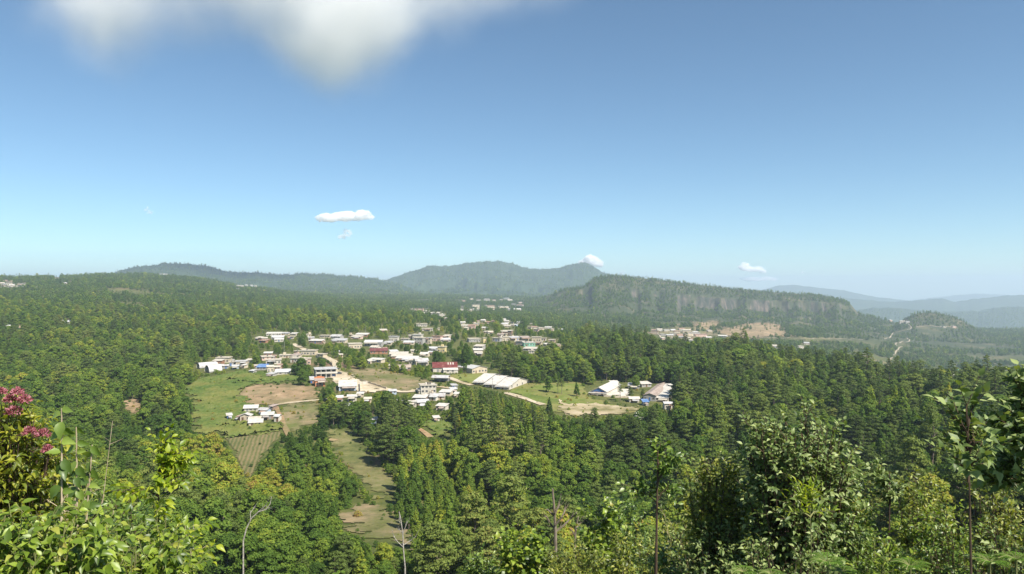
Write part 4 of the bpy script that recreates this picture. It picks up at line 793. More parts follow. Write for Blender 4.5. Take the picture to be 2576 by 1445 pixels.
def grow(xy, far=False, hscale=1.0, keepp=1.0, force=None):
    x, y = xy[:, 0], xy[:, 1]; keep = rng.random(len(x)) < keepp; x, y = x[keep], y[keep]
    z = H(x, y); px, py = proj(x, y, z)
    ok = np.ones(len(x), bool)
    e = 4.0; gx_ = (H(x+e, y)-z)/e; gy_ = (H(x, y+e)-z)/e; ok &= np.hypot(gx_, gy_) < 0.9
    ok &= visible(x, y, z+12)
    for fx_, fy_, fr_ in FOOT: ok &= (x-fx_)**2+(y-fy_-fr_*0.4)**2 > (fr_+1.2)**2
    if far:
        gap = fbm(x/170., y/170.+30, 4)
        for poly_, amt in THIN: ok &= ~(inpoly(px, py, poly_) & ((gap > 0.55-1.1*amt) if amt < .8 else (rng.random(len(x)) < amt)))
        ok &= ~((y < 2600) & (gap > 0.62))
    x, y, z, px, py = (q[ok] for q in (x, y, z, px, py))
    n = len(x); u = rng.random(n); nz = fbm(x/60., y/60., 3); kind = np.empty(n, object); tint = 0.44+0.30*nz+rng.normal(0, 0.13, n)
    hs = hscale*rng.uniform(0.5, 1.22, n)*(1+0.28*nz)*np.where(rng.random(n) < .06, 1.3, 1)
    if force: kind[:] = force
    elif far:
        kind[:] = np.where(u < 0.55, 'far_broadleaf', 'far_pine')
        tint = tint-0.16
    else:
        right = (px > 1480) & (py < 1240)
        kind[:] = np.where(u < 0.72, 'broadleaf_tree', np.where(u < 0.90, 'pine_tree', 'conical_tree'))
        kr = np.where(u < 0.26, 'pine_tree', np.where(u < 0.48, 'conical_tree', np.where(u < 0.93, 'broadleaf_tree', 'tall_pine_tree')))
        kind = np.where(right, kr, kind); tint = np.where(right, tint-0.10, tint); hs = np.where(right, hs*1.12, hs)
        for zp, kd, dt, h_ in ((Z_GROVE, ('tall_pine_tree', 'conical_tree'), 0.0, 1.15), (Z_GROVE2, ('tall_pine_tree', 'pine_tree'), 0.0, 1.0), (Z_DARK, ('broadleaf_tree', 'conical_tree'), -0.02, 0.82),
                               (Z_YELLOW, ('broadleaf_tree', 'broadleaf_tree'), 0.16, 0.85), (Z_CONE, ('conical_tree', 'conical_tree'), 0.12, 0.8)):
            iz = inpoly(px, py, zp); kind = np.where(iz, np.where(u < 0.6, kd[0], kd[1]), kind); tint = np.where(iz, tint+dt, tint); hs = np.where(iz, hs*h_, hs)
        town = inpoly(px, py, TOWN); hs = np.where(town, hs*0.62, hs); drop = town & (rng.random(n) < 0.35)
        kind = np.where(town & (u > 0.5), 'broadleaf_tree', kind)
        kind[drop] = None
    res = []
    PB = [(np.array(p)[:, 0].min()-25, np.array(p)[:, 0].max()+25, np.array(p)[:, 1].min(), np.array(p)[:, 1].max()+90, p) for p in PROTECT]
    hh = np.zeros(n); ww = np.zeros(n); ki = np.zeros(n, int)
    vi = rng.integers(0, 4, n)
    for k in set(kind.tolist()):
        if k is None: continue
        for v in range(4):
            s_ = (kind == k) & (vi == v); ki[s_] = IDX[k][v][0]; hh[s_] = IDX[k][v][1]; ww[s_] = IDX[k][v][2]
    alive = np.array([k is not None for k in kind])
    for shrink in (1.0, 0.62, 0.36, 0):
        top = z+hh*hs; tpx, tpy = proj(x, y, top); hw = ww*hs*F/y*0.8; bad = np.zeros(n, bool)
        for (a, b, c, d, p) in PB:
            s_ = np.nonzero(alive & (px > a) & (px < b) & (py > c-2) & (tpy < d))[0]
            if not len(s_): continue
            hit = np.zeros(len(s_), bool)
            for fy in (0.02, 0.3, 0.65, 0.97):
                for fx in (-1, 0, 1): hit |= inpoly(px[s_]+fx*hw[s_]*(0.55 if fy > 0.9 or fy < 0.1 else 1), py[s_]+(tpy[s_]-py[s_])*fy, p)
            bad[s_] |= hit
        if shrink == 0: alive &= ~bad; break
        nxt = {1.0: 0.62, 0.62: 0.58, 0.36: 1.0}[shrink]; hs = np.where(bad, hs*nxt, hs)
    return dict(x=x[alive], y=y[alive], z=z[alive], px=px[alive], py=py[alive], kind=kind[alive], tint=np.where((tint[alive] > .84) & (rng.random(alive.sum()) > .06), .84-.3*rng.random(alive.sum()), np.clip(tint[alive], 0.02, 0.98)), s=hs[alive], idx=ki[alive], vi=vi[alive], h=hh[alive], w=ww[alive], rot=rng.uniform(0, 6.28, alive.sum()))
def cat(*ds): return {k: np.concatenate([d[k] for d in ds]) for k in ds[0]}
T1 = grow(band(138, 300, 5.6)); T2 = grow(band(300, 640, 6.6), hscale=1.08); T3 = grow(band(640, 1150, 8.2), hscale=1.05)
T4 = grow(band(1150, 2100, 10.0), far=True, hscale=0.95); T5 = grow(band(2100, 3400, 11.0), far=True, hscale=0.85); T6 = grow(band(3400, 5200, 19.0), far=True, hscale=1.1); T7 = grow(band(5200, 6700, 23.0), far=True, hscale=1.15)
SH = grow(np.concatenate([band(64, 95, 3.0, 300), band(95, 520, 3.4)]), force='shrub', keepp=0.7)
_pr = PROTECT[:]; PROTECT[:] = [p for p in PROTECT if len(p) == 4]      # low bushes dotted over the open fields, kept off the houses
FSH = grow(band(170, 620, 5.0), force='shrub', hscale=0.5, keepp=0.25); PROTECT[:] = _pr
FSH['tint'] = np.clip(FSH['tint']+rng.choice([0, 0, .45], len(FSH['tint'])), 0, 1)
NEAR = cat(T1, T2, T3)
# the 300 trees that show largest become things of their own
app = NEAR['h']*NEAR['s']/NEAR['y']; tpx = NEAR['px']; tpy = HY-F*(NEAR['z']+NEAR['h']*NEAR['s']*0.8)/NEAR['y']
inview = (tpx > 5) & (tpx < 2570) & (tpy < 1435)
NEAR['app'] = np.where(inview, app, 0); oi = np.argsort(-NEAR['app'])[:N_TREES]
indiv = np.zeros(len(app), bool); indiv[oi] = True
KNAME = {'broadleaf_tree': 'broadleaf tree', 'conical_tree': 'conical tree', 'pine_tree': 'pine tree', 'tall_pine_tree': 'bare-stemmed pine'}
# places one can find in the photograph, each a box of the frame; trees are told apart by kind, tone and order inside them
ZONES = [('below the pink flowering bush', (0,1000,250,1445)), ('left of the ploughed plot', (250,1000,600,1250)), ('left of the curved bare tree', (250,1250,600,1445)), ('below the ploughed plot', (600,1000,760,1330)),
         ('in the dark clump beside the ploughed plot', (760,1000,930,1270)), ('left of the dry clearing', (600,1270,850,1445)), ('beside the grassy clearing', (930,1000,1130,1270)), ('around the dry clearing', (850,1270,1100,1445)),
         ('in the grove below the long white hall', (1130,900,1420,1200)), ('below the tall grove', (1100,1200,1420,1330)), ('at the bottom edge below the grove', (1100,1330,1420,1445)),
         ('below the worn pitch', (1420,900,1720,1150)), ('left of the slender sapling', (1420,1150,1640,1300)), ('low beside the brown snag', (1420,1300,1640,1445)), ('right of the slender sapling', (1640,1150,1880,1445)),
         ('above the big dark bush', (1720,850,2150,1150)), ('behind the big dark bush', (1880,1150,2150,1445)), ('right of the big dark bush', (2150,1130,2380,1445)), ('on the upper right slope', (2150,850,2400,1130)), ('behind the large-leaved sapling', (2380,850,2576,1445))]
BAND = lambda t: 'deep green' if t < 0.28 else 'dark green' if t < 0.42 else 'mid green' if t < 0.56 else 'olive green' if t < 0.72 else 'yellow-green'
ORD = ['first','second','third','fourth','fifth','sixth','seventh','eighth','ninth','tenth','eleventh','twelfth','thirteenth','fourteenth','fifteenth','sixteenth','seventeenth','eighteenth','nineteenth','twentieth']
def ordinal(i, n):
    if n == 1: return 'the only'
    if i < 12: return ORD[i]+(' from left,' if i else ' from left,')
    if n-1-i < 12: return ('rightmost' if n-1-i == 0 else ORD[n-1-i]+' from right,')
    return ORD[i]+' from left,' if i < 20 else 'middle'
sel = []
for i in oi:
    px, py = float(NEAR['px'][i]), float(tpy[i]); zi = 0
    for q, (nm, (a, b, c, d)) in enumerate(ZONES):
        if a <= px < c and b <= py < d+60: zi = q; break
    else: zi = min(range(len(ZONES)), key=lambda q: (px-(ZONES[q][1][0]+ZONES[q][1][2])/2)**2+(py-(ZONES[q][1][1]+ZONES[q][1][3])/2)**2)
    sel.append((i, px, zi, BAND(float(NEAR['tint'][i])), NEAR['kind'][i]))
from collections import defaultdict
grp = defaultdict(list)
for q in sel: grp[(q[2], q[3], q[4])].append(q)
for (zi, tone, kind), L_ in grp.items():
    L_.sort(key=lambda q: q[1])
    for k, (i, px, _, _, _) in enumerate(L_):
        hh, ww, cm, tm = VAR[kind][int(NEAR['vi'][i])]; s_ = float(NEAR['s'][i])
        t = empty(kind, (float(NEAR['x'][i]), float(NEAR['y'][i]), float(NEAR['z'][i])), float(NEAR['rot'][i])); t.scale = (s_, s_, s_)
        w_ = KNAME[kind]; n = len(L_)
        if n == 1: lab = f'{tone} {w_}, only one of its tone {ZONES[zi][0]}'
        else: lab = f'{tone} {w_}, {ordinal(k, n)} {ZONES[zi][0]}'.replace(', middle', ' in the middle').replace('left, ', 'left ').replace('right, ', 'right ')
        lab = lab.replace('only one of its tone', 'the only one') if len(lab.split()) > 16 else lab
        if len(lab.split()) > 16: print('LONG', lab)
        tag(t, lab, 'tree', 'trees of the wooded slope')
        c = link(bpy.data.objects.new('crown', cm), t); c['tint'] = float(NEAR['tint'][i]); link(bpy.data.objects.new('trunk', tm), t)
def hero(kind, px, yt, yb, tint, lab, v=0):
    X, Y, Z = ground(px, yb, 120, 3000); hh, ww, cm, tm = VAR[kind][v]; s_ = (yb-yt)*Y/F/hh
    t = empty(kind, (X, Y, Z), px % 6.28); t.scale = (s_, s_, s_); tag(t, lab, 'tree', 'single trees standing in the open')
    c = link(bpy.data.objects.new('crown', cm), t); c['tint'] = tint; link(bpy.data.objects.new('trunk', tm), t); return t
for a in (('conical_tree', 1172, 864, 933, .16, 'tall dark tree between red-roofed hall and cream hall', 0), ('broadleaf_tree', 1100, 884, 918, .14, 'round dark tree just above the red-roofed hall', 1), ('pine_tree', 1148, 888, 931, .3, 'pine close left of the tall dark tree beside the red-roofed hall', 2),
          ('pine_tree', 1256, 892, 950, .24, 'first big pine right of the cream hall', 1), ('pine_tree', 1287, 884, 952, .2, 'second big pine right of the cream hall', 3), ('broadleaf_tree', 1318, 893, 950, .22, 'dark broadleaf tree right of the two big pines', 2), ('broadleaf_tree', 1345, 925, 965, .3, 'dark tree at the back corner of the village lawn', 3),
          ('broadleaf_tree', 972, 984, 1066, .1, 'huge dark round tree below the village square', 0), ('conical_tree', 1003, 1000, 1078, .16, 'dark tree touching the huge round tree on its right', 2), ('pine_tree', 838, 1008, 1078, .34, 'feathery tree left of the pair above the dark clump', 0), ('pine_tree', 868, 1010, 1072, .36, 'feathery tree right of the pair above the dark clump', 1),
          ('conical_tree', 1450, 962, 999, .3, 'small upright tree alone on the lawn before the school', 1), ('broadleaf_tree', 1380, 946, 988, .36, 'bushy tree on the lawn right of the triple hall', 0), ('tall_pine_tree', 1404, 955, 991, .55, 'thin bare-stemmed tree on the lawn, left of two', 0), ('tall_pine_tree', 1413, 953, 993, .6, 'thin bare-stemmed tree on the lawn, right of two', 3),
          ('tall_pine_tree', 1560, 962, 1010, .36, 'tall thin tree in the middle of the school yard', 1), ('pine_tree', 1586, 974, 1009, .28, 'dark pine right of the school yard pavement', 2), ('pine_tree', 1617, 980, 1007, .3, 'pine in front of the brown-roofed school block', 0), ('broadleaf_tree', 1600, 944, 978, .5, 'pale crowned tree behind the school yard', 1),
          ('conical_tree', 1382, 1000, 1052, .12, 'dark tree at the left end of the worn pitch', 3), ('pine_tree', 1496, 1026, 1072, .45, 'ragged pine in front of the worn pitch', 1), ('pine_tree', 1472, 1040, 1080, .4, 'smaller ragged pine left of the ragged one at the pitch', 3),
          ('broadleaf_tree', 536, 1088, 1178, .86, 'glowing yellow-green round tree left of the ploughed plot', 2), ('broadleaf_tree', 331, 918, 946, .99, 'small rust-red tree in the left forest', 1), ('broadleaf_tree', 1893, 966, 992, .99, 'rust-red tree in the right forest, left of two', 3), ('broadleaf_tree', 1962, 970, 994, .99, 'rust-red tree in the right forest, right of two', 0),
          ('broadleaf_tree', 1606, 1034, 1082, .3, 'tree sprinkled with white blossom below the school', 1)): T_LAST = hero(*a)
_hh, _ww, _, _ = VAR['broadleaf_tree'][1]; (_V, _F), _ = crown_round(_hh*1.02, _ww*1.04, 20, 12, .55, np.random.default_rng(77), .3)
WHITE_PETAL = m_noise('white_petal', (0.62, 0.60, 0.48), (0.75, 0.74, 0.66), 1.0)
link(bpy.data.objects.new('blossom', npmesh('blossom', _V, _F, [WHITE_PETAL])), T_LAST)
def sub(d, m): return {k: v[m] for k, v in d.items()}
REST = sub(NEAR, ~indiv); REST.pop('app'); REST = cat(REST)
def scat(name, d):
    s3 = np.stack([d['s']*1.0]*3, -1); sc_w = rng.uniform(0.9, 1.2, len(d['s'])); s3[:, 0] *= sc_w; s3[:, 1] *= sc_w
    scatter_object(name, np.stack([d['x'], d['y'], d['z']], -1), d['idx'], s3, d['rot'], d['tint'], pcol)
scat('forest', REST); scat('hillside_woodland', cat(T4, T5)); scat('mountain_woodland', cat(T6, T7)); scat('undergrowth', cat(SH, FSH))
print('TREES', len(REST['x']), len(T4['x']), len(T5['x']), len(T6['x']), len(T7['x']), len(SH['x']), 'indiv', len(oi))
# ---------------------------------------------------------------- plants close to the viewpoint
def leafmat(name, stops, trans=0.35, rough=0.42, spec=0.5, vary=0.9): return m_foliage(name, stops, trans, rough, spec, use_tint=False, nscale=1.5, vary=vary)
LF = dict(lush=leafmat('lush_leaf', [(0.0, (0.045, 0.085, 0.012)), (0.45, (0.13, 0.20, 0.02)), (0.85, (0.28, 0.37, 0.045)), (1.0, (0.34, 0.30, 0.07))]),
          yellow=leafmat('yellow_green_leaf', [(0.0, (0.10, 0.17, 0.015)), (0.5, (0.24, 0.33, 0.02)), (1.0, (0.42, 0.46, 0.04))], 0.45),
          olive=leafmat('olive_leaf', [(0.0, (0.06, 0.09, 0.016)), (0.5, (0.16, 0.20, 0.03)), (1.0, (0.34, 0.35, 0.06))]),
          gold=leafmat('golden_green_leaf', [(0.0, (0.07, 0.11, 0.015)), (0.5, (0.22, 0.26, 0.025)), (1.0, (0.45, 0.43, 0.06))], 0.42),
          dark=leafmat('dark_glossy_leaf', [(0.0, (0.045, 0.085, 0.02)), (0.5, (0.13, 0.19, 0.045)), (1.0, (0.33, 0.39, 0.15))], 0.25, 0.5, 0.4),
          mid=leafmat('mid_leaf', [(0.0, (0.04, 0.08, 0.016)), (0.5, (0.11, 0.18, 0.028)), (1.0, (0.25, 0.33, 0.06))], 0.3, 0.4),
          rust=leafmat('rusty_leaf', [(0.0, (0.10, 0.06, 0.03)), (0.5, (0.22, 0.10, 0.05)), (1.0, (0.35, 0.16, 0.08))]),
          fern=leafmat('fern_leaf', [(0.0, (0.06, 0.14, 0.02)), (0.5, (0.13, 0.26, 0.03)), (1.0, (0.24, 0.38, 0.06))], 0.4, 0.6, 0.2),
          pink=leafmat('pink_petal', [(0.0, (0.20, 0.06, 0.07)), (0.5, (0.38, 0.13, 0.17)), (1.0, (0.55, 0.28, 0.32))], 0.3, 0.7, 0.1))
STEM = dict(brown=m_noise('brown_stem', (0.05, 0.036, 0.025), (0.11, 0.075, 0.05), 6), pale=m_noise('pale_stem', (0.30, 0.24, 0.16), (0.46, 0.38, 0.26), 6), green=m_noise('green_stem', (0.12, 0.14, 0.05), (0.2, 0.2, 0.08), 6))
_lt = np.array([[0,0,0],[.3,0,.02],[.65,0,-.02],[1,0,-.14],[.22,.42,.10],[.6,.36,.07],[.22,-.42,.10],[.6,-.36,.07],[.45,.5,.11],[.45,-.5,.11]], float)
_lf = np.array([[0,1,4],[1,8,4],[1,2,5],[1,5,8],[2,3,5],[0,6,1],[1,6,9],[1,7,2],[1,9,7],[2,7,3]])
def leaves(pos, dr, up, L, Wr=0.55, r=rng):
    """leaf blades at pos, pointing along dr, faces towards up; L lengths; Wr width to length"""
    n = len(pos); d = dr/np.linalg.norm(dr, axis=1, keepdims=True); s_ = np.cross(up, d); s_ /= np.maximum(np.linalg.norm(s_, axis=1, keepdims=True), 1e-6); u = np.cross(d, s_)
    t = _lt[None]*np.array([1, Wr, 1]); L = np.broadcast_to(L, (n,))[:, None, None]
    fold = r.uniform(0.4, 1.6, (n, 1, 1)); t = np.repeat(t, n, 0)
    v = pos[:, None, :]+L*(t[:, :, 0:1]*d[:, None]+t[:, :, 1:2]*s_[:, None]+t[:, :, 2:3]*fold*u[:, None])
    return v.reshape(-1, 3), (_lf[None]+10*np.arange(n)[:, None, None]).reshape(-1, 3)
def at_px(px, py, Y): return Vector(((px-CX)/F*Y, Y, zpx(py, Y)))
def bush(name, label, cat_, group, px, py, rx, ry, Y, leaf=0.09, wr=0.5, mat='mid', stem='brown', n=1600, seed=1, shoots=None, trunk=None, flowers=None, extra=None, thin=0.012, shell=0.55, droop=0.25, root_dx=0, sparse=False):
    r = np.random.default_rng(seed); k = Y/F; c = at_px(px, py, Y); RX, RZ = rx*k, ry*k; RY = RX*0.85
    gx, gy = c.x+root_dx*k, Y; gz = float(H(gx, gy)); root = empty(name, (gx, gy, gz)); base = Vector((0, 0, -0.05)); cc = c-root.location
    ns = shoots or max(7, int(n/90)); mb = MB(); P_, D_ = [], []
    if trunk:
        tp = cc+Vector((0, 0, RZ*0.75)); m1 = base.lerp(tp, .5)+Vector((r.uniform(-.06, .06), 0, 0)); mb.path([base, m1, tp], [trunk, trunk*.75, trunk*.3], 6)
    for i in range(ns):
        d = r.normal(size=3); d /= np.linalg.norm(d); d[2] = d[2] if d[2] > -0.3 else -d[2]; rad = r.uniform(shell, 1.05)
        e = cc+Vector((d[0]*RX*rad, d[1]*RY*rad, d[2]*RZ*rad))
        if trunk: zt = max(0.15*cc.z, min(e.z-0.2*RZ, cc.z+RZ*.6)); b0 = base.lerp(cc+Vector((0, 0, RZ*.75)), max(0.1, min(1, zt/(cc.z+RZ*.75))))
        else: b0 = base+Vector((r.uniform(-.25, .25)*RX, r.uniform(-.25, .25)*RX, 0))
        mid = b0.lerp(e, .55)+Vector((r.normal()*.06*RX, r.normal()*.06*RX, 0.12*RZ)); pts = [b0.lerp(mid, t).lerp(mid.lerp(e, t), t) for t in np.linspace(0, 1, 6)]
        rs = [max(thin*.35, thin*(1-.15*q)) for q in range(6)]; mb.path([tuple(p) for p in pts], rs, 4)
        nt_ = max(2, int(n/ns/6))
        for j in range(nt_):
            t = r.uniform(.42, 1.0); q = min(4, int(t*5)); p = pts[q].lerp(pts[q+1], t*5-q); dd = Vector(r.normal(size=3)); dd.z = abs(dd.z)*.5; dd.normalize()
            out = (p-cc).normalized(); dd = (dd+out*0.7+(pts[q+1]-pts[q]).normalized()*.5).normalized(); Lt = leaf*r.uniform(1.6, 3.4); q2 = p+dd*Lt
            mb.tube(tuple(p), tuple(q2), thin*.35, thin*.18, 3)
            for m_ in range(6):
                a = p.lerp(q2, (m_+1)/6); sd = Vector(r.normal(size=3)); sd = (sd-sd.dot(dd)*dd).normalized(); ld = (dd*.55+sd*(1 if m_ < 5 else .2)+Vector((0, 0, -droop))).normalized(); P_.append(a); D_.append(ld)
    mb.build('stems', STEM[stem], root)
    P_ = np.array([tuple(p) for p in P_]); D_ = np.array([tuple(d) for d in D_]); up = np.array([0.15, -0.35, 1.0])+r.normal(size=P_.shape)*0.45
    V, Fc = leaves(P_, D_, up, leaf*r.uniform(.6, 1.25, len(P_)), wr, r)
    link(bpy.data.objects.new('foliage', npmesh('foliage', V, Fc, [LF[mat]])), root)
    for (fx, fy, fr, fm) in flowers or ():
        fc = at_px(fx, fy, Y*0.97)-root.location; m_ = 150; q = r.normal(size=(m_, 3)); q /= np.linalg.norm(q, axis=1, keepdims=True); q[:, 2] = np.abs(q[:, 2])*1.1-.25
        pp = np.array(fc)+q*fr*k*r.uniform(.45, 1, (m_, 1)); V, Fc = leaves(pp, q+r.normal(size=q.shape)*.5, r.normal(size=q.shape), 0.028*Y/7*r.uniform(.7, 1.3, m_), .5, r)
        fo = link(bpy.data.objects.new('blossom', npmesh('blossom', V, Fc, [LF[fm]])), root); sb = MB(); b0 = cc.lerp(fc, .3); sb.tube(tuple(b0), tuple(fc), .008, .005, 4); sb.build('flower_stalk', STEM['green'], fo)
    if label: tag(root, label, cat_, group)
    else: tag(root, None, cat_, group)
    return root
B_G = 'bushes close to the viewpoint'
bush('flowering_shrub', 'shrub with pink flower clusters and yellow-green leaves at the left edge', 'shrub', B_G, 10, 1130, 105, 112, 7, .08, .38, 'gold', 'brown', 6500, 1, flowers=[(43, 990, 14, 'pink'), (60, 1008, 15, 'pink'), (36, 1038, 17, 'pink'), (26, 1006, 13, 'pink'), (72, 1087, 12, 'pink'), (108, 1094, 15, 'pink'), (119, 1132, 10, 'pink'), (2, 988, 10, 'pink')])
bush('flowering_shrub', 'low leafy side shoot of yellow-green leaves under the pink blossoms', 'shrub', B_G, 88, 1180, 66, 72, 7.4, .075, .4, 'gold', 'brown', 2600, 2)
bush('leafy_bush', 'lush bright green bush of toothed leaves filling the bottom left corner', 'bush', B_G, 90, 1420, 170, 112, 5.2, .085, .5, 'lush', 'green', 5600, 3, droop=.5)
bush('leafy_bush', 'lush bright green bush at the bottom, right of the corner bush', 'bush', B_G, 325, 1425, 160, 97, 6.2, .08, .5, 'lush', 'green', 5200, 4, droop=.4)
bush('leafy_bush', 'mid green bush with some red-brown leaves behind the lush corner bush', 'bush', B_G, 215, 1365, 160, 75, 7.5, .075, .5, 'mid', 'brown', 4600, 5)
bush('yellow_sapling', 'young sapling with glowing yellow-green leaves right of the corner bush', 'sapling', B_G, 398, 1205, 64, 112, 8.2, .095, .5, 'yellow', 'brown', 420, 6, trunk=.016, shell=.15)
bush('yellow_bush', 'low yellow-green bush at the foot of the glowing sapling', 'bush', B_G, 400, 1330, 90, 60, 8.0, .11, .52, 'yellow', 'green', 620, 7)
bush('scrub_bush', 'thin olive scrub with dry pale stems behind the large-leaved stalks', 'bush', B_G, 120, 1275, 150, 75, 9.5, .07, .4, 'olive', 'pale', 3000, 8)
bush('scrub_bush', 'dense dark green scrub between stalks and glowing sapling', 'bush', B_G, 270, 1300, 130, 75, 15, .10, .5, 'mid', 'brown', 2200, 9)
bush('rusty_shrub', 'sparse shrub with rusty red leaves among the dry stalks', 'shrub', B_G, 200, 1285, 90, 60, 8.8, .055, .5, 'rust', 'pale', 170, 10, shell=.2)
bush('small_sapling', 'tiny sapling with few broad pale leaves left of the curved bare tree', 'sapling', B_G, 480, 1385, 16, 30, 9, .10, .55, 'yellow', 'pale', 40, 11, trunk=.008, shoots=4)
bush('slender_sapling', 'slender sapling on a thin brown trunk in the right half', 'sapling', B_G, 1655, 1222, 56, 118, 11, .09, .55, 'mid', 'brown', 620, 12, trunk=.03, shell=.1)
bush('leafy_bush', 'bush with yellow-green top left of the big dark bush', 'bush', B_G, 1800, 1260, 78, 118, 13, .09, .5, 'olive', 'brown', 5200, 13)
bush('dark_bush', 'big dark bush with small glinting leaves, tallest on the right', 'bush', B_G, 2010, 1215, 138, 192, 12, .10, .52, 'dark', 'brown', 11000, 14, thin=.02)
bush('dark_bush', 'low dark tangle of leaves under the yellow-topped bush', 'bush', B_G, 1810, 1420, 125, 110, 12.4, .085, .5, 'dark', 'brown', 5200, 15)
bush('dark_bush', 'dark undergrowth bush below the big dark bush', 'bush', B_G, 1990, 1435, 130, 90, 10.5, .075, .5, 'dark', 'brown', 2200, 16)
bush('yellow_tuft', 'small tuft of narrow yellow leaves in front of the big dark bush', 'shrub', B_G, 2037, 1290, 28, 52, 9, .085, .25, 'yellow', 'green', 230, 17, trunk=.01, droop=-.2)
bush('narrow_sapling', 'narrow sapling with pale shiny leaves between big dark bush and large-leaved sapling', 'sapling', B_G, 2238, 1270, 46, 110, 13, .09, .55, 'dark', 'brown', 520, 18, trunk=.025, shell=.1)
bush('leafy_bush', 'rounded mid green bush right beside the big dark bush', 'bush', B_G, 2140, 1290, 72, 88, 16, .10, .5, 'mid', 'brown', 2200, 19)
bush('leafy_bush', 'light olive bush right of the narrow sapling', 'bush', B_G, 2320, 1270, 75, 95, 15, .09, .5, 'olive', 'brown', 2200, 20)
bush('large_leaved_sapling', 'sapling with large ribbed leaves on a dark upright stem near the right edge', 'sapling', B_G, 2435, 1175, 62, 170, 7, .105, .62, 'dark', 'brown', 200, 21, trunk=.016, shell=.05, droop=.1, shoots=22)
bush('edge_tree', 'dark broad-leaved shrub cut off by the right edge', 'shrub', B_G, 2600, 1185, 100, 200, 8, .10, .6, 'dark', 'brown', 2400, 22, trunk=.03, shell=.4)
bush('leafy_bush', 'light green bush glowing behind the large-leaved sapling', 'bush', B_G, 2495, 1240, 55, 95, 12, .085, .5, 'olive', 'brown', 1300, 23)
bush('dark_bush', 'brownish undergrowth at the foot of the large-leaved sapling', 'bush', B_G, 2440, 1420, 130, 90, 9.5, .06, .45, 'mid', 'brown', 2200, 24)
bush('leafy_bush', 'low bright bush at the bottom below the narrow sapling', 'bush', B_G, 2240, 1425, 100, 65, 10, .08, .5, 'lush', 'green', 1500, 25)
bush('leafy_bush', 'dark bush in the bottom right corner', 'bush', B_G, 2570, 1400, 90, 110, 9, .07, .5, 'dark', 'brown', 1500, 26)
bush('bright_bush', 'bright lobed-leaf bush at the bottom left of the brown snag', 'bush', B_G, 1318, 1400, 62, 78, 28, .20, .8, 'lush', 'brown', 1500, 27)
bush('bright_bush', 'bright lobed-leaf bush right of the brown snag', 'bush', B_G, 1510, 1325, 36, 75, 28, .20, .8, 'lush', 'brown', 900, 28)
bush('scrub_bush', 'olive brown scrub at the bottom between both bright lobed bushes', 'bush', B_G, 1440, 1420, 90, 60, 24, .13, .45, 'olive', 'brown', 1800, 29)
bush('scrub_bush', 'olive scrub at the foot of the slender sapling', 'bush', B_G, 1600, 1420, 85, 75, 19, .12, .45, 'olive', 'brown', 2000, 30)
bush('scrub_bush', 'yellowish scrub behind the slender sapling', 'bush', B_G, 1700, 1345, 60, 70, 22, .12, .45, 'olive', 'pale', 1500, 31)
bush('scrub_bush', 'mid green scrub at the foot of the view left of the bright bush', 'bush', B_G, 1215, 1450, 60, 45, 30, .18, .5, 'mid', 'brown', 900, 32)
bush('leafy_bush', 'mid green bush at the bottom under the slender sapling and yellow-topped bush', 'bush', B_G, 1705, 1430, 75, 60, 14, .09, .5, 'mid', 'brown', 2000, 33)
bush('leafy_bush', 'bright mid green bush at the bottom below the rounded bush', 'bush', B_G, 2150, 1385, 90, 60, 12, .085, .5, 'mid', 'brown', 2600, 34)
bush('leafy_bush', 'bright bush at the bottom right of the light olive bush', 'bush', B_G, 2370, 1350, 75, 70, 12, .08, .5, 'lush', 'brown', 2400, 35)
bush('leafy_bush', 'yellowish mid green bush between large-leaved sapling and the right edge', 'bush', B_G, 2530, 1330, 75, 80, 11, .08, .5, 'olive', 'brown', 2400, 36)
bush('leafy_bush', 'tall mid green bush rising behind the brown snag', 'bush', B_G, 1580, 1340, 60, 70, 34, .2, .55, 'mid', 'brown', 1600, 37)
# large-leaved stalks on the left
def stalk(px, py0, py1, Y, lean, n, seed, label, leaf=.15):
    r = np.random.default_rng(seed); a = at_px(px, py0, Y); gx = a.x-lean; gz = float(H(gx, Y)); root = empty('leafy_stalk', (gx, Y, gz)); top = a-root.location; mb = MB()
    pts = [Vector((0, 0, -.05)), Vector((top.x*.35, 0, top.z*.4)), Vector((top.x*.8, 0.02, top.z*.75)), top]; mb.path([tuple(p) for p in pts], [.014, .012, .009, .005], 6); mb.build('stem', STEM['pale'], root)
    P_, D_ = [], []
    for i in range(n):
        t = 1-(i/n)*.42*(1+.1*r.random()); q = min(2, int(t*3)); p = pts[q].lerp(pts[q+1], t*3-q); a_ = i*2.4; P_.append(tuple(p)); D_.append((math.cos(a_), math.sin(a_)*.4, r.uniform(-1.6, .1)))
    V, Fc = leaves(np.array(P_), np.array(D_), r.normal(size=(n, 3))*.6+np.array([0, -1.2, .4]), leaf*r.uniform(.7, 1.2, n), .55, r)
    link(bpy.data.objects.new('foliage', npmesh('foliage', V, Fc, [LF['mid']])), root); tag(root, label, 'stalk', 'large-leaved stalks')
stalk(155, 1028, 1330, 6, .05, 22, 41, 'tallest stalk with hanging large leaves, left of the others', .13)
stalk(192, 1075, 1330, 6.3, .02, 26, 42, 'middle pale stalk with crowded large leaves', .12)
stalk(232, 1120, 1330, 6.5, .35, 15, 43, 'leaning stalk with large drooping leaves, right of the others', .12)
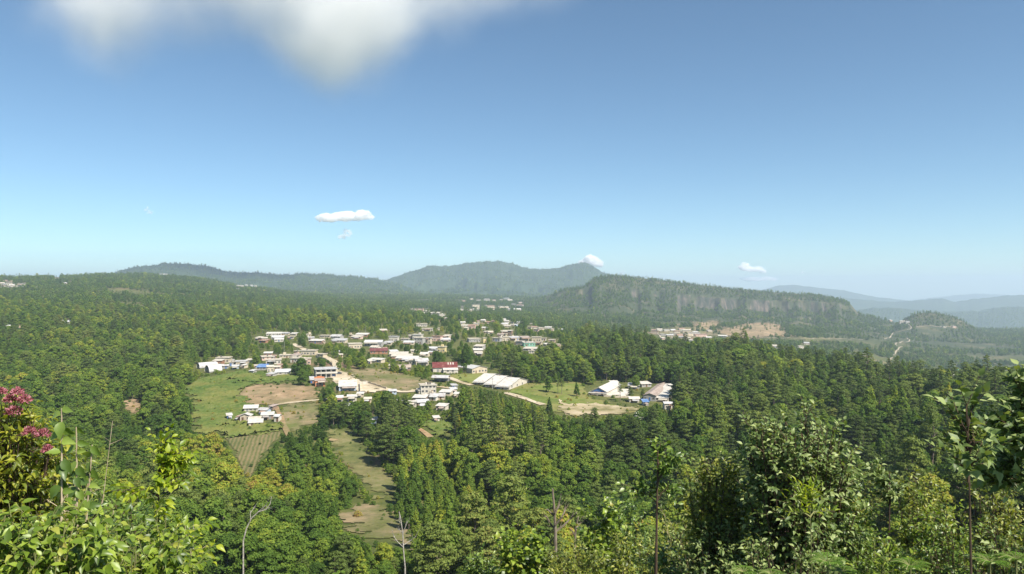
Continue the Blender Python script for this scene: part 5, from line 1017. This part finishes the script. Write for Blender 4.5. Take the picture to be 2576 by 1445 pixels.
def dry_stem(px, py, Y, dx, seed, label):
    r = np.random.default_rng(seed); a = at_px(px, py, Y); gx = a.x-dx; gz = float(H(gx, Y)); mb = MB(); t = a-Vector((gx, Y, gz)); m1 = t*.5+Vector((r.uniform(-.1, .1), 0, 0)); mb.path([(0, 0, -.05), tuple(m1), tuple(t)], [.007, .006, .003], 4)
    for i in range(5):
        s_ = t*r.uniform(.5, .95); e = s_+Vector((r.uniform(-.2, .2), r.uniform(-.1, .1), r.uniform(.05, .2))); mb.tube(tuple(s_), tuple(e), .004, .002, 3)
    o = mb.build('dry_stem', STEM['pale']); o.location = (gx, Y, gz); tag(o, label, 'dry stem', 'dry stems among the left bushes')
for i, (px, py, Y, dx, lb) in enumerate(((170, 1215, 7, .1, 'pale dry stem crossing the stalks, leaning furthest left'), (150, 1160, 8, -.1, 'thin dry stem between pink shrub and tallest stalk'), (283, 1060, 9, .5, 'long dry stem arching up right of the stalks'), (60, 1250, 8, -.2, 'dry stem under the pink shrub'), (225, 1200, 7.5, .6, 'dry stem slanting up behind the leaning stalk'), (110, 1230, 8.2, .2, 'dry stem left of the tallest stalk'))):
    dry_stem(px, py, Y, dx, 50+i, lb)
# ferns
def fern(px, py, Y, R, seed, label, nf=11):
    r = np.random.default_rng(seed); b = at_px(px, py, Y); g = float(H(b.x, Y)); root = empty('fern', (b.x, Y, g)); off = b.z-g-R*.25
    st = MB(); st.tube((0, 0, -.1), (0, 0, max(.05, off)), .015, .012, 5)
    for i in range(nf):
        a = i*2*math.pi/nf+r.uniform(-.3, .3); ln = R*r.uniform(.8, 1.15); pts = [Vector((math.cos(a)*ln*t, math.sin(a)*ln*t, off+ln*(.75*t-.62*t*t))) for t in np.linspace(0, 1, 15)]
        P_, D_, L_ = [], [], []; side = Vector((-math.sin(a), math.cos(a), 0))
        for j in range(1, 15):
            d = (pts[j]-pts[j-1]).normalized(); pl = ln*.34*math.sin(math.pi*min(1, (15-j)/14.)**.8*.9+.05)
            for s_ in (-1, 1):
                pd = (side*s_+d*.35).normalized()
                for m_ in range(5):
                    pp = pts[j]+pd*pl*(m_/5); P_.append(tuple(pp)); D_.append(tuple((d*(1 if m_ % 2 else -1)*.6+pd).normalized())); L_.append(pl*.30*(1-.12*m_))
        V, Fc = leaves(np.array(P_), np.array(D_), np.tile([0, 0, 1.0], (len(P_), 1))+r.normal(size=(len(P_), 3))*.15, np.array(L_), .5, r)
        link(bpy.data.objects.new('frond', npmesh('frond', V, Fc, [LF['fern']])), root); st.path([tuple(p) for p in pts], [.005]*15, 3)
    st.build('stem', STEM['green'], root); tag(root, label, 'fern', 'ferns along the bottom edge')
fern(2082, 1405, 8.5, .22, 61, 'bright fern at the bottom below the yellow tuft'); fern(2118, 1432, 8, .15, 62, 'smaller fern at the bottom beside the bright fern'); fern(2290, 1415, 8, .19, 63, 'fern at the bottom right of the low bright bush')
fern(1870, 1432, 8.2, .16, 64, 'fern tip at the bottom edge under the dark tangle'); fern(2490, 1405, 7.5, .18, 65, 'fern at the bottom right corner, left one of the pair'); fern(2556, 1398, 7.5, .17, 66, 'fern at the bottom right corner cut by the edge'); fern(1940, 1438, 7.8, .13, 67, 'half-hidden fern at the bottom below the big dark bush')
# leafless trees
def bare_tree(path, Y, r0, limbs, mat, label, name='bare_tree', seed=1):
    r = np.random.default_rng(seed); pts = [at_px(x, y, Y) for x, y in path]; g = Vector((pts[0].x, Y, float(H(pts[0].x, Y))-.3)); mb = MB(); root = empty(name, tuple(g))
    if g.z < pts[0].z: pts = [g]+pts
    else: pts[0].z = g.z
    q = [p-g for p in pts]; n = len(q); rs = [r0*(1-.75*i/n) for i in range(n)]; mb.path([tuple(p) for p in q], rs, 6); mb.build('trunk', mat, root)
    lb = MB()
    for lp in limbs:
        lq = [at_px(x, y, Y)+Vector((0, r.uniform(-.4, .4), 0))-g for x, y in lp]; m_ = len(lq); lb.path([tuple(p) for p in lq], [r0*.45*(1-.6*i/m_) for i in range(m_)], 5)
        for k_ in range(6):
            i = r.integers(0, m_-1); s_ = lq[i].lerp(lq[i+1], r.random()); d = (lq[i+1]-lq[i])*r.uniform(.4, .9)+Vector(r.normal(size=3))*.5*(lq[i+1]-lq[i]).length*.6; lb.tube(tuple(s_), tuple(s_+d), r0*.16, r0*.06, 4)
    lb.build('limbs', mat, root); tag(root, label, 'tree')
bare_tree([(1019,1428),(1015,1385),(1013,1340),(1007,1300),(1004,1288)], 128, .15, [[(1014,1375),(1000,1362),(990,1350),(986,1330)],[(1015,1372),(1032,1362),(1046,1350)],[(1013,1345),(1020,1325),(1024,1310)],[(1010,1320),(1004,1310),(1006,1296)],[(1013,1345),(1004,1330)]], BARK_PALE, 'pale leafless tree below the dry clearing', seed=2)
bare_tree([(612,1361),(620,1330),(632,1305),(650,1288),(670,1282),(680,1268),(683,1249)], 120, .13, [[(632,1305),(631,1290),(640,1275)],[(650,1288),(668,1272),(676,1256)],[(668,1282),(684,1275)]], BARK_PALE, 'curved pale leafless tree left of the dry clearing', seed=3)
bare_tree([(486,1410),(486,1380),(485,1345),(487,1320)], 110, .10, [[(486,1345),(478,1335),(472,1328)],[(486,1350),(494,1340)]], BARK_PALE, 'thin straight leafless tree left of the curved one', seed=4)
bare_tree([(1400,1450),(1398,1400),(1397,1340),(1395,1290),(1392,1255),(1390,1230)], 60, .2, [[(1397,1335),(1385,1320),(1374,1300),(1370,1298)],[(1397,1320),(1412,1300),(1425,1278)],[(1396,1300),(1384,1290),(1378,1284)],[(1396,1290),(1408,1268)],[(1397,1340),(1418,1325),(1435,1310),(1450,1290)]], BARK, 'brown half-dead snag with bare limbs at the bottom centre right', 'dead_snag', 5)
bare_tree([(1445,1420),(1446,1370),(1448,1330),(1455,1300)], 62, .14, [[(1446,1350),(1440,1335)],[(1448,1335),(1458,1320),(1466,1300)]], BARK, 'thin dead stem right of the brown snag', 'dead_snag', 6)
for i, (px, py) in enumerate(((1192,955),(1510,1010),(1535,1015),(1455,985))):
    pass
# ---------------------------------------------------------------- clouds
def cumulus(name, label, blobs, Y, seed, dens=1.0):
    """white heaped cloud: overlapping lobes joined into one surface"""
    r = np.random.default_rng(seed); k = Y/F; c0 = at_px(blobs[0][0], blobs[0][1], Y)
    mb_ = bpy.data.metaballs.new(name); mb_.resolution = 4.0*k; mb_.render_resolution = 2.2*k; mb_.threshold = .25
    V = []; Fs = []
    import bmesh
    bm = bmesh.new()
    for (x, y, rx, ry) in blobs:
        for q in range(7):
            d = r.normal(size=3); d /= np.linalg.norm(d); s_ = r.uniform(.45, .8)
            p = at_px(x+d[0]*rx*.6, y-abs(d[2])*ry*.5+ry*.15, Y+d[1]*rx*k*.5)-c0
            s_ *= 1.3; m4 = Matrix.Translation(p) @ Matrix.Diagonal((rx*k*s_, rx*k*s_, ry*k*s_*1.0, 1)); bmesh.ops.create_icosphere(bm, subdivisions=4, radius=1, matrix=m4)
    me_ = bpy.data.meshes.new(name); bm.to_mesh(me_); bm.free(); o = link(bpy.data.objects.new(name, me_)); o.location = c0
    rm = o.modifiers.new('join', 'REMESH'); rm.mode = 'VOXEL'; rm.voxel_size = 1.3*k
    for sz, st in ((10, 9), (3.2, 4.5)):
        tx = bpy.data.textures.new('cloud_lumps', 'CLOUDS'); tx.noise_scale = sz*k; tx.noise_depth = 3; dm = o.modifiers.new('lumps', 'DISPLACE'); dm.texture = tx; dm.strength = st*k; dm.mid_level = .55
    m, nt, out = mat_new('cloud_'+name); 
    v = N(nt, 'ShaderNodeVolumePrincipled'); v.inputs['Color'].default_value = (1, 1, 1, 1); v.inputs['Anisotropy'].default_value = 0.0
    m.cycles.volume_step_rate = 0.25; nn = ntex(nt, 1/(6*k), 6, N(nt, 'ShaderNodeNewGeometry').outputs['Position']); nt.links.new(maprange(nt, nn, .44, .60, 0, CLOUD_D/k*1.8*dens), v.inputs['Density'])
    nt.links.new(v.outputs[0], out.inputs['Volume']); me_.materials.append(m)
    tag(o, label, 'cloud', 'small clouds above the horizon'); return o
CLOUD_D = 0.13
cumulus('cloud', 'flat white cloud floating above the left half of the range, widest small one', [(820,550,22,10),(845,548,20,11),(870,546,22,12),(893,548,14,9),(916,542,17,14),(930,548,10,8)], 12500, 1)
cumulus('cloud', 'small wisp hanging just below the widest small cloud', [(872,588,10,12),(862,597,10,5)], 12500, 2, .45)
cumulus('cloud', 'faint wisp alone at the far left of the sky', [(370,528,6,7),(378,536,7,5)], 12500, 3, .3)
cumulus('cloud', 'white cloud rising behind the highest peak', [(1470,659,12,8),(1488,655,14,12),(1500,662,12,11)], 21000, 4, 2.0)
cumulus('cloud', 'upper cloud of the pair above the long mountain\'s right end', [(1872,672,12,9),(1890,679,18,6),(1905,677,12,6),(1918,683,8,5)], 23000, 5, 2.2)
cumulus('cloud', 'lower flat cloud of the pair above the long mountain\'s right end', [(1885,703,22,5),(1905,704,16,5),(1935,702,16,5),(1948,704,9,4)], 23000, 6, 2.0)
cumulus('cloud', 'tiny puff between peak and table mountain', [(1567,687,6,5)], 21000, 7)
cumulus('cloud', 'tiny puff at the right above the blue ranges', [(2022,685,5,3)], 23000, 8)
def soft_cloud():
    Y = 4300.; k = Y/F; a = at_px(-250, -420, Y); b = at_px(1500, 290, Y); mb = MB(); mb.box(a.x, b.x, 3700, 4900, b.z, a.z)
    m, nt, out = mat_new('soft_cloud'); pos = N(nt, 'ShaderNodeNewGeometry').outputs['Position']; tot = None
    n1 = ntex(nt, 1/330., 6, pos, .6); wsp = N(nt, 'ShaderNodeVectorMath', operation='MULTIPLY_ADD')
    cb = N(nt, 'ShaderNodeTexNoise'); cb.inputs['Scale'].default_value = 1/500.; cb.inputs['Detail'].default_value = 2; nt.links.new(pos, cb.inputs['Vector'])
    nt.links.new(cb.outputs['Color'], wsp.inputs[0]); wsp.inputs[1].default_value = (420, 420, 300); nt.links.new(pos, wsp.inputs[2])
    for (x, y, rx, ry, wt) in ((840,-10,250,300,1.6),(820,80,150,180,.5),(600,-60,330,230,.55),(300,-50,330,220,.42),(235,40,115,190,.6),(1010,-60,300,230,.6),(1230,-90,300,140,.35),(560,-250,900,220,.6)):
        c = at_px(x, y, Y); mp = N(nt, 'ShaderNodeMapping'); mp.vector_type = 'TEXTURE'; mp.inputs['Location'].default_value = (c.x+210, Y+210, c.z+150); mp.inputs['Scale'].default_value = (rx*k, 560, ry*k)
        nt.links.new(wsp.outputs[0], mp.inputs['Vector']); gr = N(nt, 'ShaderNodeTexGradient', gradient_type='QUADRATIC_SPHERE'); nt.links.new(mp.outputs[0], gr.inputs['Vector'])
        q = N(nt, 'ShaderNodeMath', operation='MULTIPLY_ADD'); nt.links.new(gr.outputs['Fac'], q.inputs[0]); q.inputs[1].default_value = wt
        if tot is None: q.inputs[2].default_value = 0
        else: nt.links.new(tot, q.inputs[2])
        tot = q.outputs[0]
    d = N(nt, 'ShaderNodeMath', operation='MULTIPLY'); nt.links.new(tot, d.inputs[0]); nt.links.new(maprange(nt, n1, .32, .68, .25, 1.7), d.inputs[1])
    e = N(nt, 'ShaderNodeMath', operation='MULTIPLY'); nt.links.new(d.outputs[0], e.inputs[0]); e.inputs[1].default_value = SOFT_D
    v = N(nt, 'ShaderNodeVolumePrincipled'); v.inputs['Color'].default_value = (1, 1, 1, 1); v.inputs['Anisotropy'].default_value = 0.0; nt.links.new(e.outputs[0], v.inputs['Density']); nt.links.new(v.outputs[0], out.inputs['Volume'])
    tag(mb.build('big_cloud', m), 'large soft white cloud spreading across the top left of the sky', 'cloud')
SOFT_D = 0.0085
soft_cloud()
